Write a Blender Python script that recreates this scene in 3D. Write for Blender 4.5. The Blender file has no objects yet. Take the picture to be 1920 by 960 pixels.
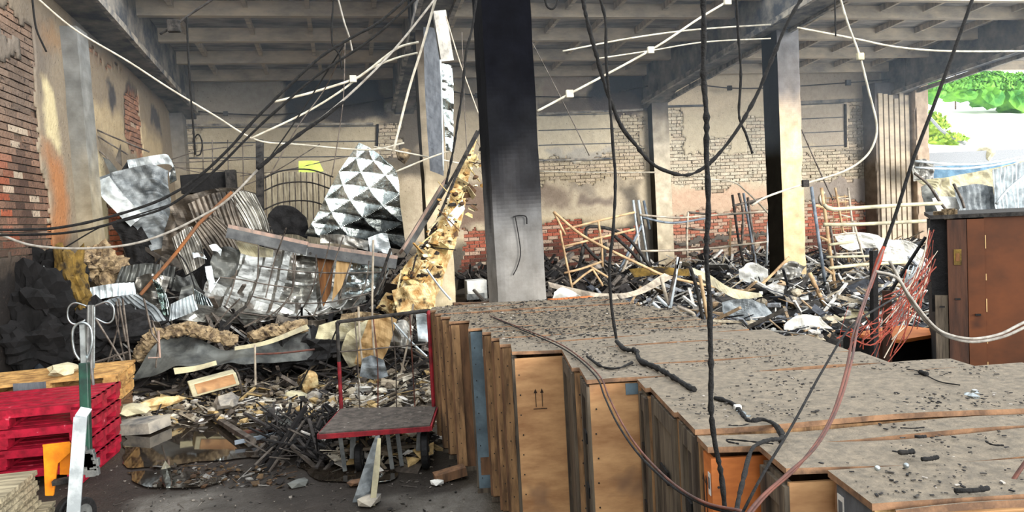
import bpy, bmesh, math, random
import numpy as np
from mathutils import Vector, Matrix, noise
R = random.Random(7)
sc = bpy.context.scene
COL = sc.collection
# ---------------- camera, sky, sun, exposure ----------------
FPX, HC = 1400.0, 1.85
YAW, ROLL, PITCH = math.atan(310/1400), .055, math.atan(78/1400)
fw = Vector((math.sin(YAW)*math.cos(PITCH), math.cos(YAW)*math.cos(PITCH), -math.sin(PITCH)))
_r = fw.cross(Vector((0, 0, 1))).normalized(); _u = _r.cross(fw)
rt = _r*math.cos(ROLL) - _u*math.sin(ROLL); up = _u*math.cos(ROLL) + _r*math.sin(ROLL)
cam = bpy.data.objects.new('camera', bpy.data.cameras.new('camera')); COL.objects.link(cam)
cam.matrix_world = Matrix(((rt.x, up.x, -fw.x, 0), (rt.y, up.y, -fw.y, 0), (rt.z, up.z, -fw.z, HC), (0, 0, 0, 1)))
cam.data.sensor_width = 36; cam.data.lens = FPX/1920*36; cam.data.clip_start = .02; cam.data.clip_end = 500
sc.camera = cam
w = bpy.data.worlds.new('world'); sc.world = w; w.use_nodes = True
bg = w.node_tree.nodes['Background']; bg.inputs[0].default_value = (.93, .97, 1, 1); bg.inputs[1].default_value = 1.7
sun = bpy.data.objects.new('sun', bpy.data.lights.new('sun', 'SUN')); COL.objects.link(sun)
sun.data.energy = 3.0; sun.data.angle = math.radians(26); sun.data.color = (1, .95, .88)
sun.rotation_euler = Vector((-.46, .84, -.21)).to_track_quat('-Z', 'Y').to_euler()
sc.view_settings.view_transform = 'Standard'; sc.view_settings.look = 'None'
sc.view_settings.exposure = .74; sc.view_settings.gamma = 1

# ---------------- helpers ----------------
def ray(x, y): return fw*FPX + rt*(x-960) - up*(y-480)
CAM = Vector((0, 0, HC))
def at(x, y, Y): d = ray(x, y); return CAM + d*(Y/d.y)       # point seen at (x,y) on the plane at distance Y
def onz(x, y, z): d = ray(x, y); return CAM + d*((z-HC)/d.z)
def onx(x, y, X): d = ray(x, y); return CAM + d*(X/d.x)
def pts(l, Y=None):
    return [at(p[0], p[1], p[2] if len(p) > 2 else Y) for p in l]
def lin(v):
    v /= 255.0
    return v/12.92 if v <= .04045 else ((v+.055)/1.055)**2.4
def c(r, g, b): return (lin(r), lin(g), lin(b), 1)

MATS = {}
def mat(name, c1, c2=None, rough=.8, metal=0., scale=8., stretch=(1, 1, 1), bump=.25, spec=.3, detail=5, lo=.38, hi=.62, attr=False, bscale=None, spots=None, alpha=None, trans=0):
    m = bpy.data.materials.new(name); m.use_nodes = True; MATS[name] = m
    n = m.node_tree.nodes; L = m.node_tree.links; b = n['Principled BSDF']
    tc = n.new('ShaderNodeTexCoord'); mp = n.new('ShaderNodeMapping'); mp.inputs['Scale'].default_value = stretch
    oi = n.new('ShaderNodeObjectInfo'); ad = n.new('ShaderNodeVectorMath'); ad.operation = 'ADD'
    L.new(tc.outputs['Object'], ad.inputs[0]); L.new(oi.outputs['Location'], ad.inputs[1])
    L.new(ad.outputs[0], mp.inputs[0])
    nz = n.new('ShaderNodeTexNoise'); nz.inputs['Scale'].default_value = scale; nz.inputs['Detail'].default_value = detail
    nz.inputs['Roughness'].default_value = .65
    L.new(mp.outputs[0], nz.inputs[0])
    mr = n.new('ShaderNodeMapRange'); mr.inputs[1].default_value = lo; mr.inputs[2].default_value = hi
    L.new(nz.outputs[0], mr.inputs[0])
    mx = n.new('ShaderNodeMix'); mx.data_type = 'RGBA'
    L.new(mr.outputs[0], mx.inputs[0])
    mx.inputs[6].default_value = c1; mx.inputs[7].default_value = c2 or c1
    out = mx.outputs[2]
    if attr:
        at_ = n.new('ShaderNodeAttribute'); at_.attribute_name = 'Col'
        mu = n.new('ShaderNodeMix'); mu.data_type = 'RGBA'; mu.blend_type = 'MULTIPLY'; mu.inputs[0].default_value = 1
        L.new(out, mu.inputs[6]); L.new(at_.outputs[0], mu.inputs[7]); out = mu.outputs[2]
    if spots:
        sp = n.new('ShaderNodeTexNoise'); sp.inputs['Scale'].default_value = spots[1]; sp.inputs['Detail'].default_value = 3
        L.new(ad.outputs[0], sp.inputs[0])
        s2 = n.new('ShaderNodeMapRange'); s2.inputs[1].default_value = spots[2]; s2.inputs[2].default_value = spots[2]+.10
        L.new(sp.outputs[0], s2.inputs[0])
        m3 = n.new('ShaderNodeMix'); m3.data_type = 'RGBA'; L.new(s2.outputs[0], m3.inputs[0])
        L.new(out, m3.inputs[6]); m3.inputs[7].default_value = spots[0]; out = m3.outputs[2]
    L.new(out, b.inputs['Base Color'])
    b.inputs['Roughness'].default_value = rough; b.inputs['Metallic'].default_value = metal
    b.inputs['Specular IOR Level'].default_value = spec
    if trans: b.inputs['Transmission Weight'].default_value = trans
    if bump:
        bp = n.new('ShaderNodeBump'); bp.inputs['Strength'].default_value = bump; bp.inputs['Distance'].default_value = .02
        if bscale:
            nb = n.new('ShaderNodeTexNoise'); nb.inputs['Scale'].default_value = bscale; nb.inputs['Detail'].default_value = 4
            L.new(ad.outputs[0], nb.inputs[0]); L.new(nb.outputs[0], bp.inputs['Height'])
        else: L.new(nz.outputs[0], bp.inputs['Height'])
        L.new(bp.outputs[0], b.inputs['Normal'])
    return m

class MB:
    def __init__(s): s.v = []; s.f = []; s.m = []; s.c = []; s.mi = 0; s.col = None
    def add(s, vs, fs, col=None):
        o = len(s.v); s.v += [tuple(v) for v in vs]
        for f in fs: s.f.append([i+o for i in f]); s.m.append(s.mi); s.c.append(col or s.col or (1, 1, 1, 1))
        return s
    def frame_box(s, ce, ax, ay, az, col=None):        # centre and three half axes
        ce = Vector(ce); vs = [ce+ax*i+ay*j+az*k for i in (-1, 1) for j in (-1, 1) for k in (-1, 1)]
        return s.add(vs, [(0, 1, 3, 2), (4, 6, 7, 5), (0, 4, 5, 1), (2, 3, 7, 6), (0, 2, 6, 4), (1, 5, 7, 3)], col)
    def box(s, x0, x1, y0, y1, z0, z1, col=None):
        return s.frame_box(((x0+x1)/2, (y0+y1)/2, (z0+z1)/2), Vector(((x1-x0)/2, 0, 0)), Vector((0, (y1-y0)/2, 0)), Vector((0, 0, (z1-z0)/2)), col)
    def bar(s, a, b, w, h, upv=(0, 0, 1), col=None):
        a = Vector(a); b = Vector(b); d = (b-a); L = d.length
        if L < 1e-6: return s
        d /= L; sd = d.cross(Vector(upv))
        if sd.length < 1e-3: sd = d.cross(Vector((1, 0, 0)))
        sd.normalize(); u2 = sd.cross(d).normalized()
        return s.frame_box((a+b)/2, d*L/2, sd*w/2, u2*h/2, col)
    def tube(s, P, r, n=6, col=None, rad=None, caps=True):
        P = [Vector(p) for p in P]; k = len(P); o = len(s.v); vs = []; prev = None
        for i in range(k):
            t = (P[min(i+1, k-1)]-P[max(i-1, 0)])
            if t.length < 1e-9: t = Vector((0, 0, 1))
            t.normalize()
            if prev is None:
                a = t.cross(Vector((0, 0, 1)))
                if a.length < .1: a = t.cross(Vector((1, 0, 0)))
            else: a = prev - t*prev.dot(t)
            a.normalize(); prev = a; b = t.cross(a); rr = rad[i] if rad else r
            for j in range(n):
                q = 2*math.pi*j/n; vs.append(P[i]+(a*math.cos(q)+b*math.sin(q))*rr)
        fs = [(i*n+j, i*n+(j+1) % n, (i+1)*n+(j+1) % n, (i+1)*n+j) for i in range(k-1) for j in range(n)]
        if caps: fs += [tuple(range(n))[::-1], tuple(range((k-1)*n, k*n))]
        return s.add(vs, fs, col)
    def poly(s, P, th, nrm=None, col=None):            # flat slab from an outline
        P = [Vector(p) for p in P]
        if nrm is None:
            nrm = Vector((0, 0, 0))
            for i in range(1, len(P)-1): nrm += (P[i]-P[0]).cross(P[i+1]-P[0])
            nrm.normalize()
        n = len(P); vs = P + [p+Vector(nrm)*th for p in P]
        fs = [tuple(range(n))[::-1], tuple(range(n, 2*n))] + [(i, (i+1) % n, n+(i+1) % n, n+i) for i in range(n)]
        return s.add(vs, fs, col)
    def rock(s, ce, sx, sy, sz, seed=0, col=None, jag=.35, sub=1):
        bm = bmesh.new(); bmesh.ops.create_icosphere(bm, subdivisions=sub, radius=1)
        rr = random.Random(seed); ce = Vector(ce)
        rot = Matrix.Rotation(rr.random()*6.28, 3, 'Z')
        vs = []
        for v in bm.verts:
            if sub >= 3: q = v.co*(1+jag*3*noise.noise(v.co*1.7+Vector((seed, 0, 0)))+jag*1.5*noise.noise(v.co*5+Vector((seed, 3, 0)))+jag*.9*noise.noise(v.co*12))
            else: q = v.co*(1+rr.uniform(-jag, jag))
            q = Vector((q.x*sx, q.y*sy, q.z*sz)); vs.append(ce+rot@q)
        fs = [tuple(v.index for v in f.verts) for f in bm.faces]; bm.free()
        return s.add(vs, fs, col)
    def cyl(s, a, b, r, n=16, col=None): return s.tube([a, b], r, n, col)
    def build(s, name, mats, parent=None, smooth=False, solid=0, bevel=0, loc=None):
        me = bpy.data.meshes.new(name); vs = s.v
        if parent is not None:
            l = wloc(parent); vs = [(x-l.x, y-l.y, z-l.z) for x, y, z in vs]
        me.from_pydata(vs, [], s.f)
        if not isinstance(mats, (list, tuple)): mats = [mats]
        for m_ in mats: me.materials.append(MATS[m_] if isinstance(m_, str) else m_)
        if len(mats) > 1: me.polygons.foreach_set('material_index', s.m)
        if any(cc != (1, 1, 1, 1) for cc in s.c):
            a = me.color_attributes.new('Col', 'FLOAT_COLOR', 'CORNER'); arr = np.array(s.c, dtype=np.float32)
            rep = np.array([len(f) for f in s.f]); a.data.foreach_set('color', np.repeat(arr, rep, axis=0).ravel())
        if smooth: me.polygons.foreach_set('use_smooth', [True]*len(me.polygons))
        me.update()
        o = bpy.data.objects.new(name, me); COL.objects.link(o)
        if parent is not None: o.parent = parent
        if solid: q = o.modifiers.new('s', 'SOLIDIFY'); q.thickness = solid; q.offset = 0
        if bevel: q = o.modifiers.new('b', 'BEVEL'); q.width = bevel; q.segments = 2; q.limit_method = 'ANGLE'
        return o
def wloc(o):
    l = Vector(o.location)
    while o.parent: o = o.parent; l += o.location
    return l
def tag(o, label, cat, group=None, kind=None):
    o['label'] = label; o['category'] = cat
    if group: o['group'] = group
    if kind: o['kind'] = kind
    return o
def thing(name, label, cat, loc, group=None):
    o = bpy.data.objects.new(name, None); o.location = loc; o.empty_display_size = .1; COL.objects.link(o)
    return tag(o, label, cat, group)
def struct(o): o['kind'] = 'structure'; return o
def spline(P, n=8):
    P = [Vector(p) for p in P]
    if len(P) < 3: return P
    Q = [P[0]*2-P[1]]+P+[P[-1]*2-P[-2]]; out = []
    for i in range(1, len(Q)-2):
        a, b, c_, d = Q[i-1:i+3]
        for k in range(n):
            t = k/n; out.append(.5*((2*b)+(c_-a)*t+(2*a-5*b+4*c_-d)*t*t+(3*b-a-3*c_+d)*t**3))
    out.append(Q[-2]); return out
def cable(name, label, P, Y, r, m, cat='cable', group=None, n=8, rag=0, sides=6, parent=None, kinks=0):
    S = spline(pts(P, Y), n); rad = None
    if rag:
        rad = [r*(1+rag*(noise.noise(Vector((i*.9, r*300, P[0][0])))*1.3)) for i in range(len(S))]
        S = [q+Vector((noise.noise(q*7), 0, noise.noise(q*7+Vector((9, 0, 0)))))*r*rag for q in S]
    b = MB().tube(S, r, sides, rad=rad)
    o = b.build(name, m, parent, smooth=True)
    if parent is None: tag(o, label, cat, group)
    return o
def sheet(name, rows, Y, m, nu=10, nv=10, disp=None, crum=0, cs=3., solid=.006, parent=None, smooth=False, seed=0, colf=None):
    G = [pts(r, Y) for r in rows]
    G = [spline(r, nu) if len(r) > 2 else [r[0].lerp(r[1], k/nu) for k in range(nu+1)] for r in G]
    W = len(G[0]); cols = []
    for j in range(W):
        cc = [g[j] for g in G]
        cols.append(spline(cc, nv) if len(cc) > 2 else [cc[0].lerp(cc[1], k/nv) for k in range(nv+1)])
    H = len(cols[0]); P = [[cols[j][i].copy() for j in range(W)] for i in range(H)]
    if disp or crum:
        N = [[None]*W for _ in range(H)]
        for i in range(H):
            for j in range(W):
                a = P[i][min(j+1, W-1)]-P[i][max(j-1, 0)]; b = P[min(i+1, H-1)][j]-P[max(i-1, 0)][j]
                q = a.cross(b); N[i][j] = q.normalized() if q.length > 1e-9 else Vector((0, -1, 0))
        for i in range(H):
            for j in range(W):
                u, v = j/(W-1), i/(H-1); d = disp(u, v) if disp else 0
                if crum: d += crum*noise.noise(P[i][j]*cs+Vector((seed, 0, 0)))+.4*crum*noise.noise(P[i][j]*cs*2.7+Vector((0, seed, 0)))
                P[i][j] = P[i][j]+N[i][j]*d
    b = MB(); vs = [p for r in P for p in r]
    b.add(vs, [(i*W+j, i*W+j+1, (i+1)*W+j+1, (i+1)*W+j) for i in range(H-1) for j in range(W-1)])
    if colf:
        b.c = [colf(j/(W-1), i/(H-1)) for i in range(H-1) for j in range(W-1)]
    return b.build(name, m, parent, smooth=smooth, solid=solid)
def corr(n, a): return lambda u, v: a*math.sin(u*n*6.283)
# numpy value noise
_rs = np.random.RandomState(3); _LAT = _rs.rand(256, 256)
def vn(x, y):
    xi = np.floor(x).astype(int); yi = np.floor(y).astype(int); fx = x-xi; fy = y-yi
    fx = fx*fx*(3-2*fx); fy = fy*fy*(3-2*fy); a = _LAT[xi & 255, yi & 255]; b = _LAT[(xi+1) & 255, yi & 255]
    d = _LAT[xi & 255, (yi+1) & 255]; e = _LAT[(xi+1) & 255, (yi+1) & 255]
    return (a*(1-fx)+b*fx)*(1-fy)+(d*(1-fx)+e*fx)*fy
def fbm(x, y, o=4):
    s = 0; a = .5; t = 0
    for k in range(o): s = s+a*vn(x*2**k+17*k, y*2**k+5*k); t += a; a *= .55
    return s/t

# ---------------- materials ----------------
mat('painted', (1, 1, 1, 1), (.8, .78, .76, 1), rough=.95, scale=9, attr=True, bump=.6, lo=.3, hi=.7, bscale=26, spots=(c(70, 60, 54), 24, .66))
mat('brick_paint', (1, 1, 1, 1), (.74, .72, .7, 1), rough=.97, scale=11, attr=True, bump=.9, lo=.3, hi=.75, bscale=40, spots=(c(62, 52, 46), 19, .59))
mat('mortar', c(120, 110, 98), c(160, 148, 132), rough=1)
mat('debris', (1, 1, 1, 1), (.45, .43, .42, 1), rough=.8, scale=14, attr=True, bump=.4)
mat('soot_concrete', c(96, 98, 100), c(60, 62, 66), rough=.9, scale=5)
mat('roof_wood', c(206, 190, 164), c(136, 128, 118), rough=.85, scale=3, stretch=(.4, 4, 1), lo=.3, hi=.7)
mat('roof_board', c(166, 158, 146), c(100, 98, 98), rough=.9, scale=2.2, stretch=(.5, 2, 1))
mat('girder', c(138, 132, 122), c(62, 66, 72), rough=.9, scale=2.6, lo=.32, hi=.62)
mat('girder_light', c(168, 160, 146), c(78, 80, 84), rough=.9, scale=4)
mat('floor_wet', (1, 1, 1, 1), (.55, .52, .48, 1), rough=.72, scale=11, attr=True, bump=.6, lo=.3, hi=.7, spec=.3, bscale=45)
mat('lid_ash', c(128, 117, 101), c(90, 84, 75), rough=.95, scale=26, bump=.5, lo=.3, hi=.7, spots=(c(40, 38, 38), 17, .70))
mat('lid_ash_dirty', c(120, 108, 90), c(84, 76, 66), rough=.95, scale=22, bump=.5, spots=(c(38, 34, 30), 12, .62))
mat('ply_bright', c(206, 162, 114), c(150, 108, 72), rough=.75, scale=3.2, stretch=(1, 1, 3.5), lo=.3, hi=.68, bump=.1, spots=(c(136, 104, 78), 3.5, .62))
mat('ply_orange', c(196, 116, 58), c(158, 88, 42), rough=.6, scale=3, stretch=(1, 1, 4), bump=.1)
mat('ply_brown', c(124, 92, 66), c(76, 56, 42), rough=.8, scale=5, stretch=(3, 3, .5), bump=.2, spots=(c(170, 140, 100), 6, .68))
mat('ply_grey', c(104, 94, 80), c(58, 50, 43), rough=.85, scale=5, stretch=(6, 6, .5), bump=.25)
mat('batten_wood', c(164, 128, 90), c(102, 78, 56), rough=.8, scale=6, stretch=(4, 4, .6), spots=(c(90, 70, 52), 9, .66))
mat('edge_wood', c(142, 108, 80), c(92, 70, 54), rough=.8, scale=12)
mat('paint_blue', c(98, 116, 126), c(76, 90, 98), rough=.7, scale=6, spots=(c(160, 130, 96), 4, .68))
mat('paint_grey', c(92, 96, 102), c(70, 74, 80), rough=.7, scale=6, stretch=(3, 3, 1))
mat('red_brown_ply', c(104, 58, 30), c(58, 34, 20), rough=.6, scale=1.6, stretch=(1, 1, 1.3), lo=.3, hi=.7, bump=.12, spots=(c(52, 30, 20), 3, .66))
mat('red_brown_dark', c(78, 50, 36), c(50, 34, 27), rough=.8, scale=4, stretch=(3, 3, .5))
mat('char', c(26, 25, 26), c(12, 12, 13), rough=.8, scale=20, bump=.6)
mat('char_grey', c(58, 55, 52), c(22, 21, 21), rough=.85, scale=16, bump=.6)
mat('ink', c(52, 38, 30), rough=.9, bump=0)
mat('paper', c(206, 204, 200), c(180, 178, 172), rough=.9, bump=0)
mat('black_rubber', c(24, 23, 24), c(12, 12, 13), rough=.7, scale=30, bump=.4)
mat('burnt_cable', c(26, 25, 25), c(9, 9, 9), rough=.85, scale=40, bump=.8)
mat('grey_cable', c(150, 146, 138), c(112, 106, 98), rough=.6, scale=20, bump=.1)
mat('pale_conduit', c(206, 200, 182), c(160, 152, 136), rough=.55, scale=8, bump=.1)
mat('copper_cable', c(104, 62, 50), c(60, 42, 38), rough=.6, scale=10, bump=.2)
mat('red_wire', c(150, 58, 36), c(92, 36, 26), rough=.6, scale=9, bump=0)
mat('rust_pole', c(150, 96, 56), c(98, 82, 70), rough=.6, scale=3, metal=.3)
mat('bright_metal', c(214, 222, 222), c(150, 158, 160), rough=.26, metal=.95, scale=5, bump=.35, bscale=9)
mat('mirror_foil', c(225, 235, 232), c(170, 180, 178), rough=.18, metal=1, scale=6, bump=.5, bscale=14)
mat('dull_metal', c(170, 168, 160), c(96, 94, 90), rough=.42, metal=.85, scale=4, bump=.3, lo=.3, hi=.65)
mat('sooty_metal', c(112, 104, 94), c(56, 52, 48), rough=.5, metal=.6, scale=4, bump=.35)
mat('blue_metal', c(146, 152, 154), c(84, 90, 94), rough=.6, metal=.15, scale=5, bump=.4, spots=(c(62, 66, 70), 4, .63))
mat('dark_sheet', c(104, 106, 102), c(54, 56, 56), rough=.5, metal=.4, scale=3, spots=(c(34, 32, 30), 2.4, .6))
mat('steel_beam', c(168, 142, 128), c(128, 116, 108), rough=.6, metal=.3, scale=4, stretch=(3, 1, 1))
mat('steel_side', c(104, 106, 106), c(76, 78, 80), rough=.5, metal=.5, scale=5)
mat('rod', c(112, 104, 96), c(60, 54, 50), rough=.6, metal=.4, scale=12)
mat('rod_light', c(196, 184, 164), c(138, 128, 116), rough=.6, metal=.2, scale=6)
mat('rod_tan', c(196, 166, 126), c(140, 112, 82), rough=.7, scale=6)
mat('rod_blue', c(130, 140, 150), c(80, 88, 96), rough=.6, metal=.2, scale=6)
mat('foam', c(226, 208, 158), c(176, 138, 88), rough=1, scale=9, bump=1, lo=.35, hi=.6, spots=(c(44, 36, 28), 6, .60))
mat('foam_brown', c(160, 140, 108), c(90, 76, 60), rough=1, scale=14, bump=1, spots=(c(50, 40, 32), 12, .6))
mat('cream_sheet', c(204, 196, 160), c(150, 144, 124), rough=.8, scale=4)
mat('white_sheet', c(224, 224, 218), c(186, 184, 176), rough=.7, scale=5)
mat('white_metal', c(216, 224, 226), c(160, 168, 172), rough=.4, scale=5, bump=.25, metal=.35)
mat('wood_brown', c(128, 86, 46), c(78, 50, 30), rough=.75, scale=3, stretch=(6, 6, .6))
mat('wood_tan', c(196, 164, 116), c(156, 124, 80), rough=.75, scale=3, stretch=(6, 6, .6))
mat('pallet_yellow', c(196, 154, 94), c(132, 98, 58), rough=.8, scale=8)
mat('pallet_grey', c(168, 158, 132), c(110, 102, 84), rough=.85, scale=6, stretch=(.6, 6, 6))
mat('pallet_dark', c(122, 90, 60), c(70, 52, 38), rough=.85, scale=6, stretch=(.6, 6, 6))
mat('red_plastic', c(166, 24, 50), c(118, 16, 34), rough=.45, scale=12, bump=.1, spots=(c(214, 120, 132), 16, .68))
mat('red_paint', c(150, 34, 44), c(98, 26, 32), rough=.5, scale=9)
mat('deck_grey', c(92, 84, 78), c(60, 56, 52), rough=.85, scale=18, bump=.5, spots=(c(150, 144, 136), 26, .66))
mat('yellow_paint', c(226, 138, 24), c(190, 108, 20), rough=.45, scale=8, bump=.05)
mat('green_paint', c(34, 74, 60), c(28, 40, 38), rough=.4, scale=6, bump=.05)
mat('chrome', c(176, 184, 186), c(120, 126, 128), rough=.3, metal=.8, scale=10, bump=.1)
mat('grey_paint', c(120, 122, 120), c(80, 82, 82), rough=.5, metal=.3, scale=8)
mat('ochre', c(120, 96, 44), c(58, 46, 24), rough=.95, scale=6, bump=.8, spots=(c(30, 24, 18), 6, .58))
mat('dark_cloth', c(17, 16, 17), c(7, 7, 8), rough=.95, scale=6, bump=.8)
mat('dark_blue', c(34, 44, 54), c(20, 24, 30), rough=.7, scale=6)
mat('leaf', c(120, 178, 60), c(52, 116, 44), rough=.7, scale=1.2, bump=0, lo=.35, hi=.65)
mat('leaf_yellow', c(176, 200, 70), c(112, 158, 54), rough=.7, scale=1.2, bump=0)
mat('white_ground', c(250, 250, 248), c(236, 236, 232), rough=.9, scale=1, bump=0)
mat('outer_wall', c(150, 152, 154), c(128, 132, 136), rough=.9, scale=40, bump=.1)
mat('blue_tarp', c(110, 148, 172), c(78, 110, 134), rough=.6, scale=4)
mat('lime', c(206, 224, 110), c(186, 206, 92), rough=.7, bump=0)
mat('slat_grey', c(176, 166, 142), c(130, 120, 100), rough=.85, scale=6, stretch=(6, 6, .6))
mat('puddle', c(46, 40, 34), c(30, 26, 22), rough=.04, scale=3, bump=.02, spec=.6)
# ---------------- walls: brick relief, ragged plaster, stains ----------------
def paint(A, B, to, base, items, warp=.35, fr=1.3):
    col = np.ones(A.shape+(3,))*np.array(base[:3])
    wa = A+(fbm(A*fr+3, B*fr+7)-.5)*2*warp+(fbm(A*6, B*6)-.5)*.16; wb = B+(fbm(A*fr+51, B*fr+23)-.5)*2*warp+(fbm(A*6+9, B*6+31)-.5)*.16
    for (x0, y0, x1, y1, cc, fe, st) in items:
        a0, b0 = to(x0, y0); a1, b1 = to(x1, y1); ca, cb = (a0+a1)/2, (b0+b1)/2; ha, hb = abs(a1-a0)/2, abs(b1-b0)/2
        d = np.maximum(np.abs(wa-ca)-ha, np.abs(wb-cb)-hb)
        k = (np.clip(.5-d/fe, 0, 1)*st)[..., None]
        col = col*(1-k)+np.array(c(*cc)[:3])*k
    return col
def mask_of(A, B, to, items, warp=.25):
    wa = A+(fbm(A*1.7+33, B*1.7+7)-.5)*2*warp+(fbm(A*7, B*7)-.5)*.2; wb = B+(fbm(A*1.7+91, B*1.7+23)-.5)*2*warp+(fbm(A*7+9, B*7+31)-.5)*.2
    m = np.ones(A.shape, bool)
    for (x0, y0, x1, y1, keep) in items:
        a0, b0 = to(x0, y0); a1, b1 = to(x1, y1)
        ins = (np.abs(wa-(a0+a1)/2) < abs(a1-a0)/2) & (np.abs(wb-(b0+b1)/2) < abs(b1-b0)/2)
        m[ins] = keep
    return m
def wall(parent, pos, nrm, a0, a1, b0, b1, to, plaster_items, brick_items, holes, base, cell=.05, bl=.26, bh=.085, lime=.2):
    na, nb = int((a1-a0)/cell), int((b1-b0)/cell)
    ga = np.linspace(a0, a1, na+1); gb = np.linspace(b0, b1, nb+1); A, B = np.meshgrid(ga, gb, indexing='ij')
    cA, cB = (A[:-1, :-1]+A[1:, 1:])/2, (B[:-1, :-1]+B[1:, 1:])/2
    m = mask_of(cA, cB, to, holes); col = paint(A, B, to, base, plaster_items).reshape(-1, 3)
    off = .022+(fbm(A*2, B*2)-.5)*.02
    V = pos(A, B, off).reshape(-1, 3); idx = np.arange((na+1)*(nb+1)).reshape(na+1, nb+1)
    F = np.stack([idx[:-1, :-1], idx[1:, :-1], idx[1:, 1:], idx[:-1, 1:]], -1)[m]
    me = bpy.data.meshes.new('plaster'); me.from_pydata(V.tolist(), [], F.tolist())
    at_ = me.color_attributes.new('Col', 'FLOAT_COLOR', 'POINT')
    at_.data.foreach_set('color', np.concatenate([col, np.ones((len(col), 1))], 1).astype(np.float32).ravel())
    me.materials.append(MATS['painted']); me.polygons.foreach_set('use_smooth', [True]*len(me.polygons))
    o = bpy.data.objects.new('plaster', me); COL.objects.link(o); o.parent = parent
    q = o.modifiers.new('s', 'SOLIDIFY'); q.thickness = .02
    # bricks where the plaster has come off
    A2 = []; rr = random.Random(5)
    row = 0; z = b0
    while z < b1-bh:
        a = a0-(row % 2)*bl/2
        while a < a1:
            A2.append((max(a, a0), min(a+bl-.014, a1), z, z+bh-.014)); a += bl
        z += bh; row += 1
    A2 = np.array(A2); ca = (A2[:, 0]+A2[:, 1])/2; cb = (A2[:, 2]+A2[:, 3])/2
    mi = (((ca-a0)/cell).astype(int).clip(0, na-1), ((cb-b0)/cell).astype(int).clip(0, nb-1))
    near = np.zeros_like(m); nm = ~m
    near |= nm
    for s in range(1, 4):
        near[s:, :] |= nm[:-s, :]; near[:-s, :] |= nm[s:, :]; near[:, s:] |= nm[:, :-s]; near[:, :-s] |= nm[:, s:]
    keep = near[mi]; bc = paint(ca, cb, to, c(150, 120, 100), brick_items)
    mb = MB()
    for i in np.nonzero(keep)[0]:
        x0, x1, y0, y1 = A2[i]
        if x1-x0 < .03: continue
        d = rr.uniform(.0, .016); lime_ = rr.random() < lime
        if rr.random() < .03: d = -.03
        Q = np.array([[x0, y0, -.03], [x1, y0, -.03], [x1, y1, -.03], [x0, y1, -.03], [x0, y0, d], [x1, y0, d], [x1, y1, d], [x0, y1, d]])
        W = pos(Q[:, 0], Q[:, 1], Q[:, 2]); k = rr.uniform(.78, 1.15); cc = bc[i]*k
        if lime_: cc = cc*.4+np.array(c(206, 190, 168)[:3])*.6
        mb.add(W.tolist(), [(4, 5, 6, 7), (0, 1, 5, 4), (1, 2, 6, 5), (2, 3, 7, 6), (3, 0, 4, 7)], (cc[0], cc[1], cc[2], 1))
    if mb.v:
        b = mb.build('brick', 'brick_paint', parent); b['kind'] = 'stuff'
YB, XL = 17.6, -3.5
def stk(*a): return np.stack(np.broadcast_arrays(*a), -1)
wb = MB().box(-3.9, 15.15, YB+.035, YB+.4, -.2, 5.7).build('wall_back', 'mortar'); struct(wb)
toB = lambda x, y: ((lambda p: (p.x, p.z))(at(x, y, YB)))
cream, sootb, dgrey = (196, 184, 162), (46, 54, 64), (84, 84, 86)
PB = [  # stains and paint on the rear wall (places read off the photograph)
 (300, 100, 1250, 142, (96, 98, 104), .5, .8), (325, 145, 520, 235, (158, 152, 142), .3, .9),
 (520, 142, 720, 225, sootb, .12, .95), (700, 130, 800, 330, (52, 50, 50), .3, .8), (560, 190, 700, 232, (84, 78, 74), .2, .7),
 (715, 185, 755, 212, (150, 146, 138), .05, 1), (340, 240, 710, 330, (186, 176, 152), .2, .9), (340, 330, 760, 460, (150, 140, 118), .4, .8),
 (850, 110, 1000, 212, (132, 124, 114), .3, .8), (1005, 128, 1115, 178, (170, 156, 142), .08, 1), (1112, 118, 1215, 212, sootb, .15, .95), (1000, 185, 1200, 213, (92, 84, 80), .12, .85),
 (1005, 216, 1155, 300, (206, 196, 172), .06, 1), (1030, 278, 1150, 296, (166, 164, 160), .08, .7), (870, 215, 1000, 300, (190, 178, 154), .2, .9),
 (850, 345, 935, 412, (120, 100, 88), .2, .9), (1010, 360, 1060, 390, (120, 106, 96), .2, .8), (1080, 360, 1150, 378, (112, 100, 94), .15, .8), (1060, 335, 1110, 355, (110, 104, 100), .2, .6),
 (850, 425, 1200, 440, (196, 180, 150), .2, .7), (1170, 330, 1212, 440, (70, 66, 64), .25, .8),
 (1245, 120, 1640, 200, (206, 192, 168), .3, 1), (1245, 215, 1500, 345, (200, 190, 166), .3, .8),
 (1250, 350, 1460, 395, (206, 172, 148), .35, .7), (1240, 440, 1460, 458, (212, 200, 184), .12, .9),
 (1600, 130, 1660, 500, (104, 98, 96), .3, .8), (1510, 330, 1640, 430, (128, 120, 116), .4, .8), (1495, 100, 1640, 190, (160, 148, 134), .3, .7),
 (1500, 197, 1583, 275, (168, 158, 142), .05, 1), (300, 480, 1650, 560, (50, 48, 48), .3, .85)]
RED = (186, 120, 98)
BB = [(300, 100, 1700, 345, (188, 178, 156), .3, 1), (1240, 205, 1500, 345, (206, 198, 178), .2, 1), (1580, 195, 1640, 340, (150, 142, 128), .2, 1), (1000, 300, 1200, 345, (186, 172, 146), .2, 1),
 (840, 425, 1230, 520, (170, 96, 76), .25, 1), (1240, 395, 1470, 520, RED, .25, 1), (1500, 390, 1640, 520, (180, 100, 80), .3, .9), (300, 400, 800, 560, (140, 104, 80), .3, .9), (800, 480, 1650, 560, (60, 46, 42), .2, .8)]
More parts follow.
